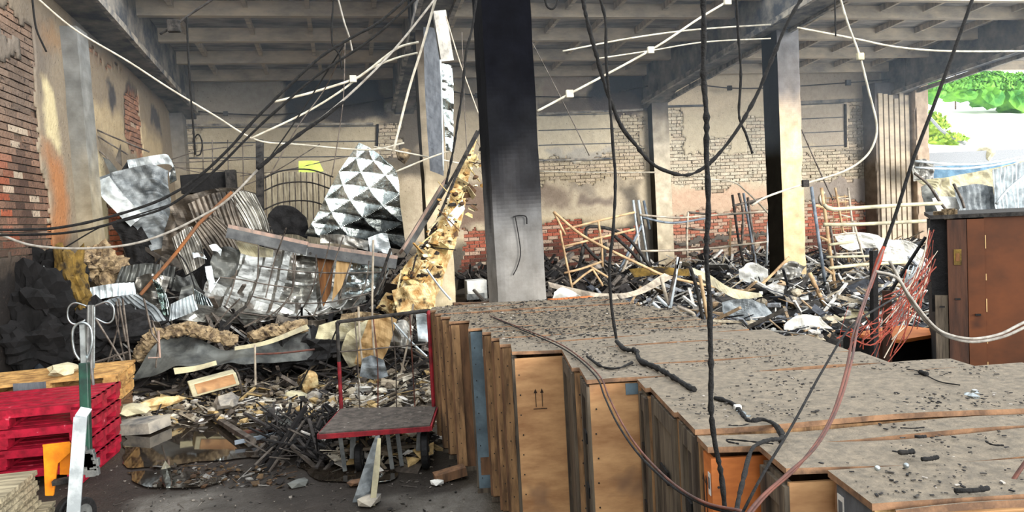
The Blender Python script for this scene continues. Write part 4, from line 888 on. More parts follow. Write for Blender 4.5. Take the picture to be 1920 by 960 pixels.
# beams
def channel(name, label, P, Q, Y1, Y2, w_=.2):
    a, b = at(P[0], P[1], Y1), at(Q[0], Q[1], Y2); d = (b-a).normalized(); o = thing(name, label, 'steel beam', a)
    dn = Vector((0, 0, -1)); n = d.cross(dn).normalized(); dn = n.cross(d).normalized()
    if dn.z > 0: dn = -dn
    bk = Vector((0, 1, 0)); bk = (bk-d*bk.dot(d)).normalized()
    MB().frame_box((a+b)/2+dn*w_*.3, (b-a)/2, dn*w_*.3, bk*.006).build('web', 'steel_side', o)
    MB().frame_box((a+b)/2-dn*.02+bk*.07, (b-a)/2, dn*.022, bk*.075).build('flange', 'steel_beam', o); MB().frame_box((a+b)/2+dn*w_*.6+bk*.05, (b-a)/2, dn*.008, bk*.05).build('flange', 'steel_side', o)
    return o
channel('channel_beam', 'left half of the fallen pinkish steel channel across the wreck', (427, 427), (577, 460), 9.9, 9.9)
o = channel('channel_beam', 'right half of the fallen pinkish steel channel across the wreck', (577, 462), (745, 486), 9.88, 9.8)
for k in range(3): q = at(582+k*70, 475+k*9, 9.85); MB().cyl(q, q+Vector((0, -.01, 0)), .018, 10).build('bolt', 'char_grey', o)
channel('leaning_beam', 'steel channel leaning up to the right beside the yellow insulation', (757, 470), (838, 338), 9.9, 10.6, .14)
T(MB().bar(at(487, 262, 11.0), at(488, 396, 11.0), .10, .09, (0, 1, 0)).build('burnt_post', 'char_grey'), 'dark square post standing up behind the wreck', 'post')
# light cage and backdrop pieces
o = thing('wire_cage', 'rounded wire cage with vertical bars behind the quilted foil', 'cage', at(555, 420, 12.3))
for k in range(12):
    x = 498+k*11; MB().tube(pts([(x, 330-8*math.sin(k/11*3.14)), (x+1, 372), (x+2, 412)], 12.3), .009, 5).build('bar', 'rod', o)
for y in (326, 350, 385): MB().tube(spline(pts([(495, y+8), (530, y-6), (580, y-8), (625, y+6)], 12.28), 5), .012, 5).build('hoop', 'char_grey', o)
o = thing('slat_screen', 'pale vertical slat screen standing against the rear wall', 'screen', at(560, 470, 13.2))
for k in range(11):
    x = 503+k*11; a, b = at(x, 322, 13.2), at(x+2, 408, 13.2); b.z = 0; MB().bar(a, b, .085, .02, (0, 1, 0)).build('slat', 'slat_grey', o)
T(sheet('lime_sheet', [[(560, 302), (580, 301), (598, 302)], [(560, 323), (585, 323), (607, 321)]], 12.6, 'lime', crum=.02), 'bright lime-yellow scrap of sheet on top of the slat screen', 'sheet')
T(sheet('duct', [[(503, 402), (520, 386), (550, 388), (575, 408)], [(500, 420), (520, 408), (555, 412), (578, 428)], [(502, 446), (525, 440), (555, 440), (576, 448)]], 11.4, 'char', crum=.1, smooth=True), 'black rounded duct in the shadow behind the channel beam', 'duct')
o = T(MB().frame_box(at(390, 343, 12.4), Vector((.36, 0, .02)), Vector((0, .2, 0)), Vector((0, 0, .14))).build('burnt_box', 'char'), 'long black burnt box above the fanned panels', 'box')
o = T(MB().frame_box(at(434, 340, 12.1), Vector((.07, 0, 0)), Vector((0, .1, 0)), Vector((0, 0, .17))).build('burnt_box', 'char_grey'), 'small dark upright box at the right end of the long black one', 'box')
# mesh of thin bars across the wreck
o = thing('bar_mesh', 'bent mesh of thin steel bars hanging over the silvery hull', 'steel mesh', at(580, 620, 9.6))
for P in ([(536, 428), (526, 458), (515, 487), (498, 558)], [(485, 460), (484, 500), (480, 533), (460, 577), (412, 620)], [(444, 506), (436, 540), (423, 574)], [(550, 474), (549, 520), (545, 552), (517, 584), (480, 606)],
          [(644, 443), (632, 477), (607, 548), (588, 592)], [(537, 427), (528, 450), (518, 478)], [(554, 475), (552, 520), (545, 553), (516, 592)], [(593, 477), (591, 523), (575, 565), (552, 600)], [(692, 489), (688, 520), (680, 548), (660, 575)], [(660, 486), (648, 520), (633, 570)],
          [(412, 520), (450, 524), (498, 533), (547, 540)], [(482, 498), (560, 509), (640, 512), (720, 510)], [(470, 555), (540, 568), (620, 566), (700, 548)], [(440, 585), (520, 594), (600, 590), (690, 570)], [(620, 446), (612, 480), (600, 520)], [(726, 490), (720, 520), (700, 560)]):
    MB().tube(spline(pts(P, 9.62), 5), .0085, 5).build('mesh_bar', 'rod', o)
for P, lab, Yk in (([(733, 466), (703, 548), (678, 592)], 'thick dark bar slanting down from the right end of the channel beam', 9.55), ([(905, 235), (860, 320), (812, 430), (770, 500), (722, 570), (690, 600)], 'long dark bar running down the edge of the yellow insulation', 9.9),
                   ([(895, 245), (850, 330), (800, 412)], 'second dark bar beside the leaning channel', 10.2), ([(412, 620), (440, 590), (462, 574)], 'short pale bar poking out below the hull', 9.3)):
    T(MB().tube(spline(pts(P, Yk), 5), .02, 6).build('bar', 'char_grey'), lab, 'bar')
o = thing('net_frame', 'upright grid of thin rods standing above the wreck by the rear wall', 'steel mesh', at(420, 400, 12.6))
for x in (398, 427, 455, 380): MB().tube(pts([(x, 262), (x+2, 365)], 12.6), .008, 5).build('mesh_bar', 'rod', o)
for P in ([(318, 300), (380, 282), (475, 272)], [(316, 306), (400, 302), (480, 298)], [(320, 314), (400, 318), (500, 330)], [(300, 296), (340, 316), (390, 326)], [(450, 330), (540, 318), (620, 300), (700, 285)], [(410, 365), (500, 330), (600, 270)]): MB().tube(spline(pts(P, 12.6), 5), .008, 5).build('mesh_bar', 'rod', o)
# boards
T(MB().poly(pts([(632, 482), (663, 486), (640, 540), (622, 566)], 9.9), .03).build('board', 'wood_tan'), 'light brown board hanging under the channel beam', 'board')
T(MB().poly(pts([(594, 476), (628, 480), (620, 548), (606, 576), (600, 540)], 10.0), .03).build('board', 'wood_brown'), 'dark brown charred board beside the light one under the channel beam', 'board')
T(MB().tube(pts([(264, 552), (330, 475), (372, 420), (435, 360)], 9.8), .022, 8).build('pole', 'rust_pole'), 'long rusty pole with an orange lower end leaning over the wreck', 'pole')
# torn yellow insulation
T(sheet('insulation_panel', [[(886, 262, 10.6), (892, 262, 10.6)], [(858, 330, 10.5), (880, 330, 10.5)], [(840, 385, 10.4), (872, 378, 10.4)], [(812, 440, 10.2), (860, 434, 10.2)], [(775, 482, 10), (838, 500, 10)], [(735, 532, 9.8), (815, 560, 9.8)], [(705, 580, 9.6), (780, 592, 9.6)]], None, 'foam', nu=14, nv=9, crum=.2, cs=4.5, solid=.04), 'long torn strip of yellow insulation hanging from the wreck up to the right', 'insulation')
strew('insulation_scraps', 'ragged yellow insulation flakes clinging to the torn strip', (lambda rr: (lambda t, q: at(885-170*t+q, 270+310*t**.9, 10.15-.6*t)+Vector((0, rr.uniform(-.12, .0), 0)))(rr.random(), rr.uniform(-14, 18)+rr.random()*46*1)), 270, [c(222, 198, 136), c(188, 146, 84), c(226, 212, 170), c(90, 66, 44), c(40, 34, 30)], .055, 15, bars=.2, plates=.3, tilt=1.5, cat='insulation')
T(MB().poly(pts([(836, 410), (867, 374), (872, 392), (846, 426)], 9.9), .01).build('white_tag', 'white_metal'), 'white rectangular plate caught in the yellow insulation', 'plate')
for k, (rows, lab, m_, Yk) in enumerate([
 ([[(735, 545), (765, 535), (800, 530)], [(745, 590), (780, 580), (815, 575)]], 'cream torn sheet at the foot of the insulation strip', 'foam', 9.2),
 ([[(650, 625), (690, 600), (728, 604)], [(640, 660), (680, 650), (715, 640)], [(655, 690), (680, 680), (700, 672)]], 'white torn sheet hanging behind the left trolley post', 'cream_sheet', 8.8),
 ([[(690, 600), (720, 590), (745, 600)], [(676, 640), (700, 645), (725, 660)], [(664, 680), (680, 690), (700, 700)]], 'tan curved sheet with torn edge behind the trolley frame', 'wood_tan', 8.6),
 ([[(725, 610), (755, 600), (775, 612)], [(720, 650), (750, 650), (770, 655)]], 'grey plate behind the trolley frame', 'dull_metal', 8.9),
 ([[(680, 672), (700, 668), (720, 676)], [(674, 705), (700, 712), (728, 706)]], 'blue-grey crumpled bag low behind the trolley frame', 'blue_metal', 8.3),
 ([[(655, 728), (680, 722), (705, 734)], [(652, 748), (680, 756), (712, 752)]], 'white flat bag low behind the trolley frame', 'white_sheet', 7.9),
 ([[(780, 590), (795, 588), (806, 592)], [(784, 640), (796, 640), (808, 640)]], 'white narrow sheet beside the last brown crate', 'white_metal', 8.2)]):
    T(sheet('torn_sheet', rows, Yk, m_, crum=.09, cs=5, seed=k*3), lab, 'sheet')
for P, lab, m_ in (([(700, 450), (698, 600), (705, 690), (712, 720)], 'long pale thin rod bending down behind the trolley', 'rod_light'), ([(672, 575), (675, 640), (682, 700)], 'short pale rod behind the trolley frame', 'rod_light'), ([(738, 605), (770, 640), (800, 668)], 'white slanting rod behind the trolley', 'white_metal'), ([(775, 570), (765, 640), (752, 700)], 'pale rod crossing behind the right half of the trolley frame', 'rod_light'), ([(800, 505), (826, 540), (845, 562)], 'white thin rod beside the yellow insulation foot', 'white_metal')):
    T(MB().tube(spline(pts(P, 8.4), 5), .012, 5).build('rod', m_), lab, 'rod')
# ochre and dark burnt heaps by the wall
for k, (x, y, Y_, a, b, d, m_, lab, nm) in enumerate([
 (133, 528, 9.3, .20, .16, .36, 'ochre', 'ochre-brown burnt cloth heap by the left wall', 'cloth_heap'), (92, 515, 9.6, .30, .25, .28, 'dark_cloth', 'black burnt bundle left of the ochre heap', 'burnt_bundle'), (150, 500, 10.2, .22, .2, .14, 'foam_brown', 'pale brown lump above the ochre heap', 'burnt_bundle'),
 (75, 575, 9.0, .38, .3, .35, 'dark_cloth', 'large black burnt bundle below the ochre heap', 'burnt_bundle'), (60, 640, 8.8, .32, .3, .3, 'dark_cloth', 'black burnt bundle behind the timber pallets', 'burnt_bundle'), (190, 500, 10.6, .28, .2, .25, 'foam_brown', 'brown charred lump between the ochre heap and the striped panel', 'burnt_bundle'),
 (200, 620, 9.4, .5, .3, .28, 'char', 'black charred mound below the grey slatted panel', 'burnt_bundle'), (590, 655, 9.2, .5, .3, .22, 'char', 'black charred mound right of the sagging roof sheet', 'burnt_bundle')]):
    T(MB().rock(at(x, y, Y_), a, b, d, k+60, jag=.24, sub=4).build(nm, m_), lab, 'burnt heap')
o = thing('drum', 'dark blue drum in the shadow behind the timber pallets', 'drum', onz(88, 760, 0)); p = at(88, 700, 8.9)
MB().cyl((p.x, p.y, .0), (p.x, p.y, .72), .21, 20).build('body', 'dark_blue', o)
for z in (.22, .48, .72): MB().cyl((p.x, p.y, z-.012), (p.x, p.y, z+.012), .218, 20).build('rib', 'dark_blue', o)
T(MB().poly(pts([(72, 510), (82, 498), (86, 508), (76, 514)], 9.25), .01).build('white_scrap', 'white_metal'), 'small white scrap caught in the black bundle', 'scrap')
# sagging roof sheet with insulation edge
T(sheet('roof_sheet', [[(317, 624, 9.0), (370, 634, 8.9), (440, 652, 8.8), (505, 640, 8.9), (580, 610, 9)], [(285, 655, 8.8), (360, 668, 8.7), (430, 672, 8.6), (500, 668, 8.7), (585, 640, 8.9)], [(244, 712, 8.6), (325, 702, 8.5), (405, 684, 8.4), (480, 684, 8.6), (590, 672, 8.8)]], None, 'dark_sheet', crum=.1, cs=2, disp=corr(3, .02)), 'sagging grey roof sheet with a V-shaped dip in front of the wreck', 'roof sheet')
T(sheet('sheet_edge', [[(440, 650), (500, 638), (575, 608)], [(440, 657), (505, 645), (580, 616)]], 8.75, 'cream_sheet', crum=.01), 'pale upturned edge of the sagging roof sheet', 'sheet')
T(sheet('sheet_edge', [[(325, 690), (365, 686), (405, 676)], [(328, 702), (365, 696), (407, 684)]], 8.35, 'cream_sheet', crum=.02), 'yellowish folded lip on the lower edge of the sagging sheet', 'sheet')
for k, (P, lab) in enumerate([([(318, 622), (350, 616), (382, 624), (410, 630), (436, 638)], 'yellow-brown insulation roll along the top of the sagging sheet'), ([(478, 634), (505, 622), (535, 618), (560, 612)], 'brown insulation roll on the right wing of the sagging sheet'), ([(262, 668), (274, 650), (285, 636), (294, 624)], 'brown crusted stick leaning at the left end of the sagging sheet')]):
    S = spline(pts(P, 8.95), 8); mb = MB()
    for i, q in enumerate(S):
        for _ in range(3): mb.rock(q+Vector((R.uniform(-.03, .03), R.uniform(-.05, .05), R.uniform(-.03, .04))), .07, .07, .05, i*3+_, jag=.4)
    T(mb.build('insulation_roll', 'foam_brown'), lab, 'insulation', None)['kind'] = 'stuff'
o = thing('bent_stand', 'thin steel frame with a reddish rail standing right of the sagging sheet', 'frame', at(480, 722, 8.2))
MB().tube(pts([(478, 646), (479, 722)], 8.2), .012, 6).build('upright', 'rod_light', o); MB().tube(pts([(480, 664), (530, 662), (590, 655)], 8.2), .011, 6).build('rail', 'copper_cable', o)
o = thing('bent_stand', 'small L-shaped pinkish rail at the left end of the sagging sheet', 'frame', at(290, 670, 8.4)); MB().tube(pts([(297, 620), (300, 670), (278, 671)], 8.4), .012, 6).build('rail', 'steel_beam', o)
MBx = MB().frame_box(at(400, 718, 8.0), Vector((.22, .03, .035)), Vector((-.03, .11, 0)), Vector((-.015, 0, .065))); o = T(MBx.build('plaster_block', 'cream_sheet', bevel=.01), 'pale block with an orange brick face lying in the rubble band', 'block')
MB().frame_box(at(404, 720, 7.88), Vector((.18, .02, .03)), Vector((0, .004, 0)), Vector((-.012, 0, .05))).build('brick_face', 'ply_bright', o)
for k, (x, y, Y_, a, b, d, m_, lab) in enumerate([(577, 716, 8.3, .13, .1, .12, 'foam', 'pale yellow foam lump right of the pale block'), (296, 755, 8.0, .24, .1, .06, 'foam', 'flat yellow-brown lump in the rubble near the red pallets'), (245, 768, 7.8, .18, .12, .06, 'cream_sheet', 'cream lump beside the corner of the red pallets'), (555, 748, 8.1, .16, .12, .08, 'cream_sheet', 'cream plaster lump below the foam lump'), (590, 745, 7.9, .08, .07, .06, 'girder_light', 'round grey stone in the rubble band'), (425, 752, 7.8, .2, .12, .07, 'girder_light', 'grey ash-covered slab edge at the back of the puddle')]):
    T(MB().rock(at(x, y, Y_), a, b, d, k+90, jag=.2, sub=2).build('rubble_lump', m_), lab, 'rubble lump')
for P, w_, h_, m_, lab in (([(200, 738), (330, 730)], .12, .05, 'cream_sheet', 'long pale plank lying at the left of the rubble band'), ([(225, 800), (300, 795)], .3, .10, 'girder_light', 'grey concrete slab beside the red pallets'), ([(395, 778), (475, 828)], .05, .04, 'rod', 'dark bar sticking into the puddle'), ([(490, 765), (540, 800)], .10, .06, 'dark_sheet', 'dark grey beam lying across the back of the puddle'), ([(440, 812), (560, 800)], .05, .02, 'copper_cable', 'reddish lath floating in the puddle'), ([(490, 735), (560, 708)], .09, .03, 'cream_sheet', 'yellowish board propped on the rubble band'),
                         ([(480, 850), (640, 700)], .03, .03, 'rod', 'long dark bar leaning from the puddle toward the trolley post'), ([(440, 830), (560, 805)], .03, .03, 'rod_blue', 'grey bar lying flat at the right end of the puddle'), ([(550, 805), (635, 745)], .035, .03, 'char_grey', 'black bar leaning beside the trolley post')):
    a, b = onz(P[0][0], P[0][1], .05), onz(P[1][0], P[1][1], .08); T(MB().bar(a, b, w_, h_).build('plank' if 'board' in lab or 'plank' in lab or 'lath' in lab else 'bar' if 'bar' in lab else 'slab', m_), lab, 'debris')
p = onz(312, 890, .1); T(MB().rock(p, .05, .04, .12, 8, jag=.2).build('foil_scrap', 'mirror_foil'), 'small shiny foil scrap standing in the muddy puddle', 'scrap')
o = thing('steel_rack', 'thin steel truss frame leaning behind the hand truck', 'rack', at(200, 720, 8.3))
for P in ([(176, 680), (240, 660)], [(176, 700), (245, 690)], [(216, 664), (206, 700)], [(176, 592), (240, 694)], [(230, 560), (240, 640), (248, 700)], [(222, 560), (236, 640)], [(270, 560), (285, 625), (300, 645)]): MB().tube(pts(P, 8.4), .011, 5).build('bar', 'rod', o)

# ---------------- steel frames, pipes and sheets in the right-hand bays ----------------
def pole(name, label, P, Yk, r, m_, cat='pipe', n=4, parent=None, sides=7):
    o = MB().tube(spline(pts(P, Yk), n), r, sides).build(name, m_, parent, smooth=True)
    if parent is None: tag(o, label, cat)
    return o
o = thing('tan_tubes', 'tan bent tubular frame leaning beside the near black column', 'metal frame', at(1072, 545, 11))
for P in ([(1038, 397), (1055, 430), (1060, 440)], [(1050, 432), (1056, 462), (1064, 500), (1073, 540)], [(1060, 430), (1118, 415), (1190, 398)], [(1058, 462), (1120, 447), (1190, 430)], [(1122, 414), (1128, 460), (1130, 500)], [(1072, 535), (1092, 518), (1112, 504)], [(1058, 512), (1090, 504), (1130, 490)], [(1112, 506), (1126, 528), (1130, 536)], [(1108, 500), (1140, 520)]):
    pole('tube', '', P, 11, .018, 'rod_tan', parent=o)
pole('long_pipe', 'long tan pipe slanting down across the middle bay', [(1038, 397), (1090, 440), (1150, 472), (1205, 498), (1250, 518), (1330, 536), (1390, 545), (1425, 535), (1480, 482)], 10.6, .022, 'rod_tan')
o = thing('dark_tubes', 'dark bent chair-like steel frame in the middle bay debris', 'metal frame', at(1130, 500, 12.5))
for P in ([(1098, 448), (1106, 425), (1170, 440), (1220, 500)], [(1093, 462), (1090, 480)], [(1095, 458), (1122, 484), (1135, 455), (1130, 500)], [(1060, 470), (1090, 460)], [(1150, 440), (1200, 490), (1225, 540)]): pole('tube', '', P, 12.5, .03, 'char_grey', parent=o)
o = thing('rack_uprights', 'cluster of tall thin steel uprights at the foot of the rear pilaster', 'rack', at(1205, 505, 13.5))
for k, (a, b, m_) in enumerate((((1187, 375), (1203, 495), 'white_metal'), ((1197, 375), (1216, 498), 'white_metal'), ((1207, 376), (1218, 430), 'rod_blue'), ((1192, 400), (1206, 508), 'rod'), ((1203, 405), (1220, 505), 'char_grey'), ((1204, 420), (1150, 530), 'rod_blue'), ((1198, 440), (1160, 525), 'rod_light'))): pole('upright', '', [a, b], 13.5, .026, m_, parent=o)
o = thing('rack_rails', 'long pale steel rails running from the uprights toward the right column', 'rack', at(1330, 470, 13.4))
for P, m_ in (([(1200, 403), (1270, 408), (1330, 404), (1440, 396)], 'rod_light'), ([(1205, 408), (1262, 418), (1330, 408)], 'rod_blue'), ([(1200, 471), (1300, 468), (1400, 458), (1462, 450)], 'rod_light'), ([(1290, 397), (1288, 440), (1289, 480)], 'rod_light'), ([(1290, 398), (1330, 402)], 'rod'), ([(1286, 428), (1325, 432)], 'rod'), ([(1370, 412), (1368, 480)], 'rod_tan'), ([(1440, 415), (1437, 498)], 'white_metal')): pole('rail', '', P, 13.3, .022, m_, parent=o)
o = thing('rack_uprights', 'group of dark and pale uprights with a short crossbar in front of the red brick', 'rack', at(1400, 500, 13.8))
for k, (P, m_) in enumerate((([(1373, 365), (1385, 450), (1396, 500)], 'char_grey'), ([(1385, 362), (1393, 400), (1390, 470)], 'rod'), ([(1394, 362), (1404, 420), (1420, 510)], 'rod_blue'), ([(1402, 370), (1412, 450), (1416, 520)], 'rod'), ([(1374, 386), (1400, 380), (1434, 371)], 'rod'), ([(1436, 371), (1400, 384)], 'char_grey'))): pole('upright', '', P, 13.8, .026, m_, parent=o)
def ladder(label, L0, L1, R0, R1, Yk, n, m1, m2, r=.022):
    o = thing('ladder', label, 'ladder', at(L1[0], L1[1], Yk))
    pole('rail', '', [L0, L1], Yk, r, m1, parent=o); pole('rail', '', [R0, R1], Yk, r, m2, parent=o); a0, a1, b0, b1 = at(*L0, Yk), at(*L1, Yk), at(*R0, Yk), at(*R1, Yk)
    for k in range(n): t = (k+.6)/n; MB().tube([a0.lerp(a1, t), b0.lerp(b1, t)], r*.8, 6).build('rung', m2, o)
ladder('tall blue-grey steel ladder frame right of the bright column', (1521, 350), (1554, 580), (1540, 352), (1574, 600), 11.2, 4, 'rod_blue', 'rod_tan', .028)
ladder('pale ladder frame behind the blue-grey one, nearer the wide pilaster', (1566, 352), (1600, 540), (1590, 352), (1615, 560), 13.2, 6, 'rod_tan', 'rod_light')
ladder('short wide-runged steel frame between the two ladders', (1556, 420), (1580, 560), (1600, 415), (1640, 560), 12.2, 4, 'rod', 'rod_light')
o = thing('tan_fence', 'tan riveted mesh panel behind the ladders', 'mesh panel', at(1560, 460, 13.6))
for k in range(9): pole('wire', '', [(1545+k*.3, 372+k*10), (1590+k, 368+k*10)], 13.6, .012, 'rod_tan', parent=o, sides=4)
for k in range(4): pole('wire', '', [(1548+k*12, 365), (1553+k*13, 460)], 13.6, .012, 'rod_tan', parent=o, sides=4)
for P, r, lab, Yk in (([(1545, 384), (1560, 392), (1620, 389), (1700, 384), (1765, 381)], .032, 'upper long cream tube running from the ladders to the big crate', 10.5), ([(1545, 421), (1620, 420), (1740, 414)], .03, 'second long cream tube below the upper one', 10.5), ([(1555, 459), (1600, 453)], .024, 'short cream tube between the ladders', 10.8), ([(1550, 482), (1640, 480)], .022, 'thin grey tube below the short cream one', 10.8), ([(1555, 503), (1620, 496), (1700, 492)], .028, 'lowest cream tube ending by the red wire tangle', 10.6)):
    pole('cream_tube', lab, P, Yk, r, 'cream_sheet')
pole('tan_post', 'slanting pinkish-tan post at the foot of the ladders', [(1518, 512), (1540, 560), (1565, 604)], 9.6, .03, 'rod_tan', 'post')
pole('loop_tube', 'pale rounded tube loop above the ladders', [(1545, 360), (1537, 370), (1542, 384), (1560, 390)], 12.9, .03, 'rod_light')
T(sheet('sagging_strip', [[(1026, 528), (1075, 540), (1130, 550), (1190, 545), (1245, 512)], [(1030, 538), (1078, 552), (1135, 562), (1200, 552), (1262, 520)]], 9.6, 'rod_light', nu=8, crum=.05), 'long sagging pale strip right of the near column', 'strip')
T(sheet('sagging_strip', [[(1294, 500), (1330, 515), (1370, 540), (1425, 550)], [(1298, 510), (1335, 535), (1380, 560), (1430, 556)]], 9.6, 'cream_sheet', nu=8, crum=.05), 'cream curved sheet in front of the bright column', 'strip')
T(sheet('bent_sheet', [[(1410, 525), (1450, 540), (1500, 525), (1520, 503)], [(1400, 545), (1450, 560), (1500, 548), (1522, 512)]], 10.6, 'char_grey', crum=.09), 'dark curved sheet resting against the foot of the bright column', 'sheet')
T(sheet('bent_sheet', [[(1180, 505), (1230, 500), (1290, 505)], [(1190, 520), (1240, 515), (1294, 518)]], 10.8, 'ochre', crum=.04), 'ochre strip of sheet behind the white V-shaped frame', 'sheet')
o = thing('white_angles', 'white angled steel frame pieces in front of the charred heap', 'metal frame', at(1260, 600, 8.2))
for P, m_ in (([(1273, 482), (1262, 530), (1249, 582)], 'rod'), ([(1272, 482), (1266, 520), (1255, 588)], 'white_metal'), ([(1240, 520), (1252, 570)], 'rod_light'), ([(1224, 568), (1252, 590), (1296, 597)], 'white_metal'), ([(1270, 575), (1300, 588), (1298, 598)], 'rod_light'), ([(1232, 556), (1262, 584)], 'white_metal'), ([(1312, 516), (1320, 560), (1328, 606)], 'rod_tan'), ([(1294, 500), (1306, 540), (1318, 600)], 'char_grey'), ([(1160, 552), (1170, 572)], 'rod_light')): pole('angle_bar', '', P, 8.4, .022, m_, parent=o)
for rows, lab, m_, Yk in [
 ([[(1040, 548), (1060, 540), (1090, 556)], [(1036, 560), (1060, 562), (1088, 566)]], 'white folded scrap just right of the near column', 'white_sheet', 9.0),
 ([[(1468, 608), (1500, 590), (1540, 594)], [(1470, 618), (1505, 618), (1560, 616)]], 'white flat scrap at the far edge of the lids', 'white_sheet', 7.8),
 ([[(1355, 568), (1400, 560), (1440, 572)], [(1360, 590), (1400, 600), (1450, 594)]], 'bluish crumpled sheet in the charred heap', 'blue_metal', 8.6),
 ([[(1560, 440), (1620, 436), (1690, 455)], [(1590, 470), (1640, 465), (1730, 470)]], 'big white torn sheet in front of the wide pilaster', 'white_sheet', 12.6),
 ([[(1640, 455), (1690, 450), (1735, 470)], [(1650, 490), (1700, 490), (1740, 500)]], 'white torn sheet left of the big crate', 'white_sheet', 11.2),
 ([[(1385, 505), (1410, 492), (1440, 505)], [(1388, 528), (1415, 530), (1440, 528)]], 'white crumpled lump in front of the brick behind the bright column', 'white_sheet', 12.0),
 ([[(1560, 590), (1600, 580), (1650, 590)], [(1565, 605), (1610, 604), (1650, 606)]], 'pale flat scrap below the ladders', 'cream_sheet', 8.6),
 ([[(1460, 500), (1490, 490), (1510, 500)], [(1450, 520), (1480, 524), (1500, 520)]], 'grey broken box shell at the foot of the bright column', 'dull_metal', 11.3)]:
    T(sheet('scrap_sheet', rows, Yk, m_, crum=.13, cs=4, seed=len(lab)), lab, 'scrap sheet')
o = T(MB().frame_box(at(892, 542, 12.5), Vector((.17, 0, 0)), Vector((0, .15, 0)), Vector((0, 0, .16))).build('appliance_box', 'white_sheet', bevel=.01), 'pale grey box standing on the rubble left of the near column', 'box')
MB().frame_box(at(892, 556, 12.33), Vector((.15, 0, 0)), Vector((0, .004, 0)), Vector((0, 0, .05))).build('lower_panel', 'grey_paint', o)
T(MB().bar(at(850, 572, 7.1), at(935, 570, 7.1), .1, .04).build('timber', 'ply_brown'), 'brown timber behind the last crate of the row', 'timber')
T(MB().bar(at(1030, 566, 7.3), at(1110, 560, 7.3), .14, .05).build('timber', 'ply_orange'), 'orange timber right of the foot of the near column', 'timber')
# orange workbench, posts and red wire tangle by the big crate
o = thing('workbench', 'low orange-topped bench in the shadow left of the big crate', 'bench', at(1690, 690, 5.7)); a, b = at(1640, 634, 5.7), at(1738, 618, 5.9)
MB().bar(a, b, .5, .03).build('bench_top', 'ply_orange', o)
for t in (.08, .92): q = a.lerp(b, t); MB().bar((q.x, q.y, 0), (q.x, q.y, q.z), .05, .05, (0, 1, 0)).build('leg', 'red_brown_dark', o)
MB().box(a.x+.05, b.x-.03, a.y+.1, a.y+.5, 0, a.z-.05).build('shelf_box', 'char', o)
T(MB().bar(at(1638, 470, 5.2), at(1640, 705, 5.2), .045, .045, (0, 1, 0)).build('burnt_post', 'char'), 'thin black burnt post standing between the lids and the bench', 'post')
T(MB().bar(at(1663, 545, 5.3), at(1664, 700, 5.3), .05, .05, (0, 1, 0)).build('burnt_post', 'red_brown_dark'), 'shorter dark red post beside the thin black one', 'post')
pole('black_pipe', 'black pipe slanting from the red tangle up to the big crate', [(1600, 640), (1660, 560), (1735, 445)], 5.4, .014, 'char')
mb = MB(); rr = random.Random(21)
o = thing('wire_tangle', 'tangle of rusty red wires hanging between the copper cable and the big crate', 'wire tangle', at(1680, 640, 5.0))
for k in range(58):
    u = rr.random()
    if k < 24: a = (1752+rr.uniform(-12, 8), rr.uniform(425, 520)); b = (rr.uniform(1655, 1735), rr.uniform(540, 640))
    elif k < 42: a = (rr.uniform(1690, 1740), rr.uniform(500, 560)); b = (rr.uniform(1620, 1700), rr.uniform(600, 690))
    else: a = (rr.uniform(1590, 1680), rr.uniform(560, 640)); b = (rr.uniform(1560, 1660), rr.uniform(620, 680))
    m_ = ((a[0]+b[0])/2+rr.uniform(-12, 12), (a[1]+b[1])/2+rr.uniform(-8, 26)); Yk = 4.75+rr.uniform(-.2, .3)
    MB().tube(spline(pts([a, m_, b], Yk), 4), rr.choice((.0022, .003, .004)), 5).build('wire', 'red_wire' if rr.random() < .8 else 'rod_light', o)
o = thing('wire_bundle', 'white thin wires fanning down left of the big crate', 'wire bundle', at(1700, 640, 6.2))
for k in range(16): pole('wire', '', [(1705+rr.uniform(-10, 25), 505+rr.uniform(-10, 10)), (1700+rr.uniform(-20, 20), 560), (1690+rr.uniform(-35, 25), 640)], 6.2, .006, 'white_metal', parent=o, sides=4)
# crumpled sheets and outside wall top seen over the big crate
T(sheet('crumpled_sheet', [[(1725, 338), (1790, 330), (1850, 318), (1925, 300)], [(1745, 352), (1800, 350), (1860, 345), (1925, 335)], [(1760, 372), (1810, 368), (1870, 372), (1925, 360)]], 13.5, 'cream_sheet', crum=.22, cs=2.2), 'crumpled beige roofing sheet lying above the big crate', 'roofing')
T(sheet('corrugated_sheet', [[(1790, 352), (1830, 345), (1862, 350)], [(1800, 402), (1838, 402), (1870, 400)]], 12.0, 'blue_metal', nu=24, disp=corr(7, .02), crum=.05), 'left pale corrugated sheet standing over the big crate', 'roofing')
T(sheet('corrugated_sheet', [[(1862, 318), (1895, 310), (1930, 300)], [(1870, 402), (1900, 402), (1930, 402)]], 11.8, 'white_metal', nu=24, disp=corr(9, .025), crum=.05), 'right tall corrugated sheet at the picture edge over the big crate', 'roofing')
T(sheet('corrugated_sheet', [[(1745, 372), (1770, 368), (1796, 372)], [(1760, 402), (1785, 402), (1800, 402)]], 12.2, 'white_sheet', crum=.1), 'pale broken board between the wide pilaster and the corrugated sheets', 'roofing')
T(sheet('blue_sheet', [[(1750, 312), (1830, 308), (1915, 296)], [(1752, 334), (1830, 330), (1890, 318)]], 17.0, 'blue_tarp', crum=.06), 'blue tarpaulin strip stretched behind the crumpled roofing', 'tarpaulin')
T(sheet('rubble_sheet', [[(1710, 302), (1730, 298), (1748, 304)], [(1712, 340), (1732, 338), (1750, 336)]], 16.5, 'dull_metal', crum=.15), 'grey crumpled mesh scrap beside the end pilaster', 'mesh scrap')
pole('gutter_pipe', 'upper pale pipe crossing above the blue tarpaulin', [(1715, 302), (1800, 308), (1860, 304), (1925, 292)], 16.2, .035, 'white_metal')
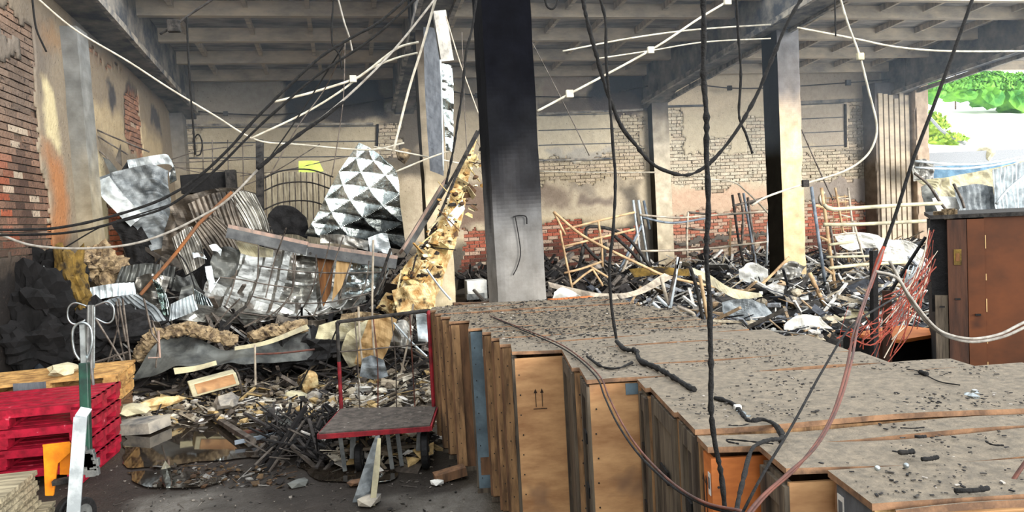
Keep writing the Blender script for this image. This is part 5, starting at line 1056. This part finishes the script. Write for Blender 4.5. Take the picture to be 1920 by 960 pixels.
pole('gutter_pipe', 'lower pale pipe crossing above the blue tarpaulin', [(1715, 314), (1800, 316), (1870, 308), (1925, 296)], 16.0, .03, 'white_metal')
T(MB().rock(at(1846, 290, 19.4), .35, .2, .25, 4, jag=.2, sub=2).build('boulder', 'cream_sheet'), 'pale boulder on top of the outside wall', 'boulder')
for P, lab, Yk in (([(1715, 325), (1740, 345), (1760, 375), (1780, 402)], 'thin dark bent bar behind the left corner of the big crate', 11.5), ([(1788, 345), (1802, 372), (1808, 390)], 'short dark bar in front of the corrugated sheet', 11.3), ([(1920, 330), (1890, 355), (1868, 382)], 'pale thin rod leaning across the right corrugated sheet', 11.2)):
    pole('bent_bar', lab, P, Yk, .025, 'rod' if 'dark' in lab else 'white_metal', 'bar')
T(sheet('dark_board', [[(1728, 350), (1740, 346), (1752, 356)], [(1735, 402), (1748, 402), (1762, 402)]], 12.6, 'dark_sheet', crum=.05), 'dark narrow board beside the pilaster base', 'board')

# ---------------- cables, wires and conduits ----------------
def jbox(par, x, y, Yk, s, m_='pale_conduit'): MB().frame_box(at(x, y, Yk-.0), Vector((s, 0, 0)), Vector((0, s*.5, 0)), Vector((0, 0, s))).build('junction_box', m_, par, bevel=s*.15)
B_ = 'burnt_cable'
cable('burnt_cable', 'upper thick black cable sweeping from the left edge up to the roof', [(-30, 432), (100, 428), (200, 408), (300, 375), (370, 333), (430, 278), (480, 222), (540, 163), (600, 108), (660, 70), (720, 35), (790, -30)], 5.0, .0095, B_, rag=.25)
cable('burnt_cable', 'lower thick black cable running just under the upper one', [(-30, 441), (120, 437), (230, 414), (320, 384), (400, 322), (470, 252), (530, 197), (600, 138), (700, 70), (800, -20)], 5.1, .0085, B_, rag=.25)
cable('pale_cable', 'long pale cable sagging from the left edge and rising to the centre top', [(-30, 434), (0, 440), (60, 460), (150, 466), (240, 459), (310, 438), (380, 404), (430, 372), (500, 302), (560, 255), (650, 182), (740, 92), (830, -20)], 5.3, .0085, 'grey_cable')
cable('thin_cable', 'thin dark cable crossing the lower left from the black cables to the wall', [(120, 465), (190, 425), (260, 402), (330, 380)], 6.5, .006, B_)
cable('black_sleeve', 'short black burnt sleeve on the rising pale cable', [(482, 318), (530, 276), (590, 232), (645, 190)], 5.22, .012, B_, rag=.4)
cable('pale_conduit', 'pale straight conduit falling from the top centre to the quilted foil', [(737, 285), (767, 167), (793, 83), (822, -20)], 7.5, .014, 'pale_conduit', 'conduit')
o = cable('pale_conduit', 'pale wire with a junction box crossing left of the middle column', [(515, 191), (590, 172), (662, 149), (690, 132), (720, 108), (750, 88), (785, 79)], 8.0, .013, 'pale_conduit', 'conduit'); jbox(o, 662, 148, 7.98, .035)
cable('pale_conduit', 'second pale wire dipping below the one with the junction box', [(470, 260), (573, 211), (640, 170), (690, 132), (740, 110), (783, 99)], 8.05, .011, 'pale_conduit', 'conduit')
cable('pale_conduit', 'thin pale wire fixed to the left wall girder', [(60, -12), (140, 55), (240, 115), (320, 167), (400, 215), (480, 262), (560, 271), (690, 281), (758, 268)], 9.5, .012, 'pale_conduit', 'conduit')
cable('thin_cable', 'left of two thin dark wires meeting at the hanging hook', [(495, 310), (545, 240), (600, 155), (645, 84, 6.1)], 6.4, .006, B_)
cable('thin_cable', 'right of two thin dark wires meeting at the hanging hook', [(505, 330), (560, 235), (610, 165), (647, 86, 6.1)], 6.5, .005, 'rod')
cable('hanging_cable', 'black cable hanging from the roof with a kinked end, left of the middle column', [(626, -10), (622, 50), (624, 84), (636, 102), (641, 130)], 6, .008, B_, rag=.2)
cable('hanging_cable', 'pale cable hanging from the roof with a short black hooked tip', [(632, -10), (645, 40), (655, 70), (661, 98)], 6.1, .008, 'grey_cable')
cable('thin_cable', 'thin wire dropping straight from the hook down to the slat screen', [(647, 80), (644, 180), (634, 260), (622, 330)], 8, .006, 'rod')
o = cable('wall_conduit', 'dark conduit with boxes running along the rear wall left bay', [(326, 205), (423, 213), (520, 215), (640, 200), (760, 178)], 17.4, .016, 'char_grey', 'conduit'); jbox(o, 423, 213, 17.38, .05, 'soot_concrete')
o = cable('wall_conduit', 'dark conduit with a round box on the rear wall of the middle bay', [(850, 172), (896, 179), (1000, 181), (1060, 182), (1110, 182)], 17.4, .016, 'char_grey', 'conduit'); jbox(o, 896, 179, 17.38, .06, 'char_grey')
o = cable('wall_conduit', 'dark conduit with boxes on the rear wall of the right bay', [(1160, 172), (1250, 156), (1300, 158), (1368, 165), (1440, 165), (1520, 160), (1590, 155), (1680, 148)], 17.25, .016, 'char_grey', 'conduit'); jbox(o, 1368, 165, 17.2, .06, 'char_grey'); jbox(o, 1590, 155, 17.2, .07, 'soot_concrete')
cable('hanging_cable', 'black cable hanging down the left wall near the picture edge', [(60, -10), (64, 30), (70, 60), (87, 97)], 8.5, .010, B_)
o = cable('roof_conduit', 'dark conduit with a square box under the roof at upper left', [(300, 64), (328, 48), (352, 30), (412, -10)], 8.8, .013, 'char_grey', 'conduit'); jbox(o, 326, 49, 8.75, .065, 'char_grey')
cable('hanging_cable', 'straight black cable dropping from the roof conduit at upper left', [(350, 30), (353, 100), (358, 180), (366, 290)], 8.8, .011, B_, rag=.2)
cable('cable_loop', 'small dark cable loop at the end of the straight hanging cable', [(362, 262), (372, 252), (379, 268), (376, 288), (368, 292)], 8.8, .008, B_)
cable('thick_cable', 'thick charred cable hanging in a deep curve across the middle of the view', [(1092, -20), (1097, 20), (1106, 60), (1120, 110), (1138, 170), (1162, 230), (1190, 270), (1228, 310), (1278, 328), (1315, 318), (1345, 292), (1388, 235), (1425, 165), (1452, 100), (1480, 35), (1512, -15)], 4.2, .0115, B_, rag=.45)
cable('hanging_cable', 'black cable hanging straight down in front of the rear pilaster to the lids', [(1122, -15), (1135, 40), (1137, 120), (1144, 200), (1150, 280), (1154, 340), (1150, 430), (1143, 500), (1146, 570), (1156, 640)], 4.0, .0085, B_, rag=.25)
cable('thick_cable', 'thick ragged charred cable hanging vertically in front of the right bay', [(1317, -20), (1321, 60), (1320, 140), (1326, 220), (1324, 300), (1329, 400), (1326, 480), (1331, 580), (1333, 680), (1334, 760), (1342, 830), (1352, 890), (1360, 985)], 1.62, .0062, B_, rag=.55)
cable('hanging_cable', 'thin black cable ending in a frayed tip right of the thick vertical one', [(1380, -15), (1384, 60), (1389, 140), (1386, 215), (1398, 250), (1411, 288)], 4.5, .008, B_, rag=.3)
o = cable('pale_conduit', 'pale conduit with three boxes slanting up from the near column to the right', [(1008, 208), (1068, 176), (1220, 94), (1310, 35), (1365, 2), (1400, -20)], 8.6, .015, 'pale_conduit', 'conduit'); jbox(o, 1068, 176, 8.58, .045); jbox(o, 1220, 94, 8.58, .04); jbox(o, 1364, 2, 8.58, .045)
cable('pale_conduit', 'upper pale wire under the roof between the near and right columns', [(1055, 96), (1180, 72), (1300, 56), (1445, 46)], 11.6, .014, 'pale_conduit', 'conduit')
cable('pale_conduit', 'lower pale wire under the roof between the near and right columns', [(1120, 110), (1220, 95), (1320, 79), (1445, 72)], 11.5, .012, 'pale_conduit', 'conduit')
cable('pale_conduit', 'pale wire sagging from the right column to the right picture edge', [(1495, 52), (1600, 72), (1680, 88), (1780, 96), (1940, 96)], 9.5, .015, 'pale_conduit', 'conduit')
o = cable('pale_conduit', 'pale bent conduit hanging in a hook shape right of the bright column', [(1572, -15), (1590, 45), (1612, 105), (1630, 175), (1643, 228), (1641, 262), (1622, 295), (1580, 322), (1508, 345), (1440, 368), (1410, 385)], 8.5, .014, 'pale_conduit', 'conduit'); jbox(o, 1613, 106, 8.48, .045, 'cream_sheet'); jbox(o, 1510, 344, 8.48, .045, 'char_grey')
cable('hanging_cable', 'short black cable hanging from the roof right of the right column', [(1565, -10), (1566, 30), (1567, 68)], 9, .010, B_)
cable('diagonal_cable', 'dark straight cable falling from the top right to the red joint', [(1828, -15), (1790, 92), (1750, 200), (1712, 300), (1680, 400), (1655, 470)], 3.4, .009, 'burnt_cable')
cable('copper_cable', 'bare reddish cable continuing down from the dark straight one to the lids', [(1656, 468, 2.4), (1632, 530, 2.1), (1602, 620, 1.85), (1585, 700, 1.7), (1555, 790, 1.55), (1500, 870, 1.42), (1440, 925, 1.36), (1390, 985, 1.32)], None, .0036, 'copper_cable')
cable('copper_cable', 'brown cable crossing the lids left of the bare reddish one', [(1690, 552, 2.6), (1650, 575, 2.2), (1596, 612, 1.9), (1545, 690, 1.7), (1484, 800, 1.5), (1430, 890, 1.38), (1380, 985, 1.32)], None, .0034, 'burnt_cable')
cable('copper_cable', 'reddish twin cable swinging wide over the lids', [(1642, 510, 2.2), (1612, 600, 1.9), (1596, 680, 1.7), (1572, 760, 1.55), (1532, 835, 1.44), (1474, 890, 1.38), (1424, 935, 1.34), (1385, 985, 1.3)], None, .0034, 'copper_cable')
tag(MB().tube(pts([(1657, 462), (1648, 488), (1640, 510), (1632, 540)], 3.3), .014, 8, rad=[.008, .015, .012, .007]).build('cable_joint', 'red_wire'), 'orange-red cable joint at the end of the dark straight cable', 'cable joint')
for k, lab in enumerate(('upper grey cable of the pair looping in front of the big crate', 'lower grey cable of the pair looping in front of the big crate')):
    cable('grey_cable', lab, [(1640, 508), (1680, 520), (1706, 556), (1740, 600), (1770, 624), (1820, 635), (1870, 628), (1905, 612), (1945, 588), (2060, 500), (2200, 350)] if k == 0 else [(1668, 490), (1690, 530), (1712, 572), (1744, 610), (1776, 631), (1822, 641), (1872, 634), (1908, 620), (1945, 598), (2070, 510), (2210, 360)], 3.0+.02*k, .007, 'grey_cable')
cable('lid_cable', 'brown double cable trailing over the left ends of the lids and down the front', [(918, 592), (1000, 624), (1060, 652), (1105, 688), (1135, 730), (1165, 790), (1200, 845), (1260, 905), (1320, 945), (1380, 962)], None, .006, 'copper_cable') if 0 else None
def onpath(L): return [onz(x, y, z) for x, y, z in L]
for k, (lab, L, m_) in enumerate([('brown cable trailing over the left lids and down past the pale-fronted crate', [(918, 592, 1.125), (1000, 624, 1.125), (1050, 645, 1.125), (1090, 672, 1.13), (1125, 706, 1.13)], 'copper_cable'), ('darker cable beside the brown one over the left lids', [(925, 596, 1.125), (1005, 630, 1.125), (1045, 648, 1.125), (1080, 670, 1.125), (1118, 707, 1.13)], 'burnt_cable')]):
    S = onpath(L); y0 = S[-1].y-.06
    tail = [at(*q) for q in ([(1142, 745, 2.7), (1170, 800, 2.3), (1205, 850, 2.0), (1260, 905, 1.7), (1320, 942, 1.5), (1390, 958, 1.4)] if k == 0 else [(1134, 745, 2.7), (1158, 795, 2.3), (1196, 850, 2.0), (1256, 908, 1.7), (1320, 946, 1.5), (1390, 966, 1.4)])]
    tag(MB().tube(spline(S+tail, 7), .0036, 6).build('lid_cable', m_, smooth=True), lab, 'cable')
def lidcable(lab, L, r, m_='burnt_cable', rag=.5):
    S = spline([onz(x, y, 1.122+r*.5) for x, y in L], 7); rad = [r*(1+rag*noise.noise(Vector((i*.7, r*900, L[0][0])))*1.5) for i in range(len(S))]
    tag(MB().tube(S, r, 6, rad=rad).build('lid_cable', m_, smooth=True), lab, 'cable')
lidcable('charred cable snaking over the middle lids below the hanging one', [(1156, 640), (1172, 655), (1192, 658), (1200, 676), (1228, 688), (1250, 700), (1270, 712), (1300, 731)], .012)
lidcable('thin charred cable on the lids left of the snaking one', [(1100, 668), (1130, 688), (1160, 690), (1185, 680)], .006)
lidcable('thick black burnt cable curling over the front lids', [(1340, 746), (1372, 756), (1390, 775), (1405, 790), (1430, 788), (1452, 796), (1466, 815), (1464, 826)], .0085)
lidcable('short dark wire lying on the orange crate lid', [(1366, 798), (1388, 799), (1404, 796)], .0035)
lidcable('fine wire hooked on the orange crate lid', [(1385, 832), (1365, 828), (1368, 824), (1420, 829), (1450, 832)], .0025)
cable('burnt_cable', 'black cable dropping from the front lids down over the orange crate', [(1468, 823, 1.98), (1436, 826, 1.93), (1410, 842, 1.86), (1396, 890, 1.7), (1386, 930, 1.6), (1376, 985, 1.5)], None, .0058, B_, rag=.4)
cable('copper_cable', 'reddish-grey cable crossing the lower right corner', [(1935, 850), (1905, 892), (1880, 935), (1862, 985)], 1.55, .0055, 'copper_cable')
cable('hanging_cable', 'kinked black cable hanging just left of the near column', [(894, -15), (886, 50), (872, 110), (866, 180), (856, 240), (848, 290), (836, 345)], 6.2, .011, B_, rag=.45)
cable('thin_cable', 'thin pale wire slanting behind the kinked black cable', [(836, 30), (860, 110), (885, 180), (905, 235)], 9, .008, 'rod_light')
cable('thin_cable', 'thin vertical wire left of the near column', [(866, 60), (870, 180), (876, 300)], 9, .006, 'rod')
cable('thin_cable', 'straight thin wire falling behind the near column toward the middle bay', [(998, 80), (1050, 180), (1105, 292)], 10, .007, 'rod')
cable('thin_cable', 'thin wire falling right of the bright column to the ladders', [(1503, 243), (1532, 310), (1562, 375)], 9.5, .010, 'rod')
cable('column_wire', 'dark hooked wire stuck on the face of the near column', [(962, 407), (972, 404), (986, 406), (988, 420)], 6.57, .006, 'char')
cable('column_wire', 'long thin dark wire hanging on the face of the near column', [(966, 406), (972, 440), (976, 475), (970, 500), (962, 516)], 6.57, .005, 'char')
# hanging sheet-metal channel and dark drop panel beside the middle column
T(MB().bar(at(823, 22, 9.5), at(838, 116, 9.5), .16, .12, (0, 1, 0)).build('hanging_channel', 'dull_metal'), 'broken grey duct end hanging from the roof right of the middle column', 'duct')
T(sheet('hanging_foil', [[(826, 120), (836, 120), (848, 122)], [(828, 170), (838, 172), (850, 176)], [(832, 220), (842, 222), (850, 226)], [(836, 282), (844, 284), (850, 288)]], 9.5, 'mirror_foil', crum=.06, cs=5), 'torn shiny strip hanging below the broken duct end', 'foil')
T(sheet('hanging_board', [[(794, 50), (812, 52), (828, 60)], [(796, 150), (812, 152), (826, 158)], [(800, 230), (815, 240), (830, 250)], [(806, 320), (820, 325), (832, 330)]], 11.5, 'paint_grey', crum=.03), 'tall dark blue-grey hanging panel beside the middle column', 'panel')
pole('steel_rod', 'straight pale rod beside the torn shiny strip', [(826, 112), (829, 220), (831, 320)], 9.45, .012, 'white_metal', 'rod')
T(MB().rock(at(758, 290, 12.0), .14, .12, .14, 12, jag=.3).build('hanging_lump', 'foam_brown'), 'brown crusted lump hanging beside the quilted foil', 'lump')
cable('pale_conduit', 'pale thin rod from the lump rising to the near column', [(742, 322), (800, 298), (845, 282)], 10.5, .013, 'pale_conduit', 'conduit')
cable('pale_conduit', 'pale thin rod crossing behind the middle column', [(700, 275), (770, 288), (860, 306)], 11.7, .014, 'pale_conduit', 'conduit')
cable('pale_conduit', 'cream wire on the rear wall at the height of the bricks', [(1010, 321), (1100, 323), (1230, 323)], 17.0, .02, 'pale_conduit', 'conduit')
cable('pale_conduit', 'thin cream wire arching in front of the pink plaster', [(1300, 335), (1370, 340), (1400, 360), (1440, 400), (1470, 440)], 13, .014, 'pale_conduit', 'conduit')
cable('roof_loop', 'black cable loop hanging under the roof right of the near column', [(1020, -10), (1026, 12), (1038, 16), (1046, 0), (1044, -12)], 8, .012, B_)

# thin smoke still hanging in the back of the hall
vm = bpy.data.materials.new('smoke'); vm.use_nodes = True; n = vm.node_tree.nodes; n.clear()
vo = n.new('ShaderNodeOutputMaterial'); vs_ = n.new('ShaderNodeVolumeScatter'); vs_.inputs['Color'].default_value = (.7, .84, 1, 1); vs_.inputs['Density'].default_value = .0075; vs_.inputs['Anisotropy'].default_value = .1
vm.node_tree.links.new(vs_.outputs[0], vo.inputs['Volume']); MATS['smoke'] = vm
tag(MB().box(-3.4, 14.2, 8.2, 17.2, 2.6, 5.25).build('smoke_haze', 'smoke'), 'thin bluish smoke haze hanging under the roof', 'smoke', kind='stuff')
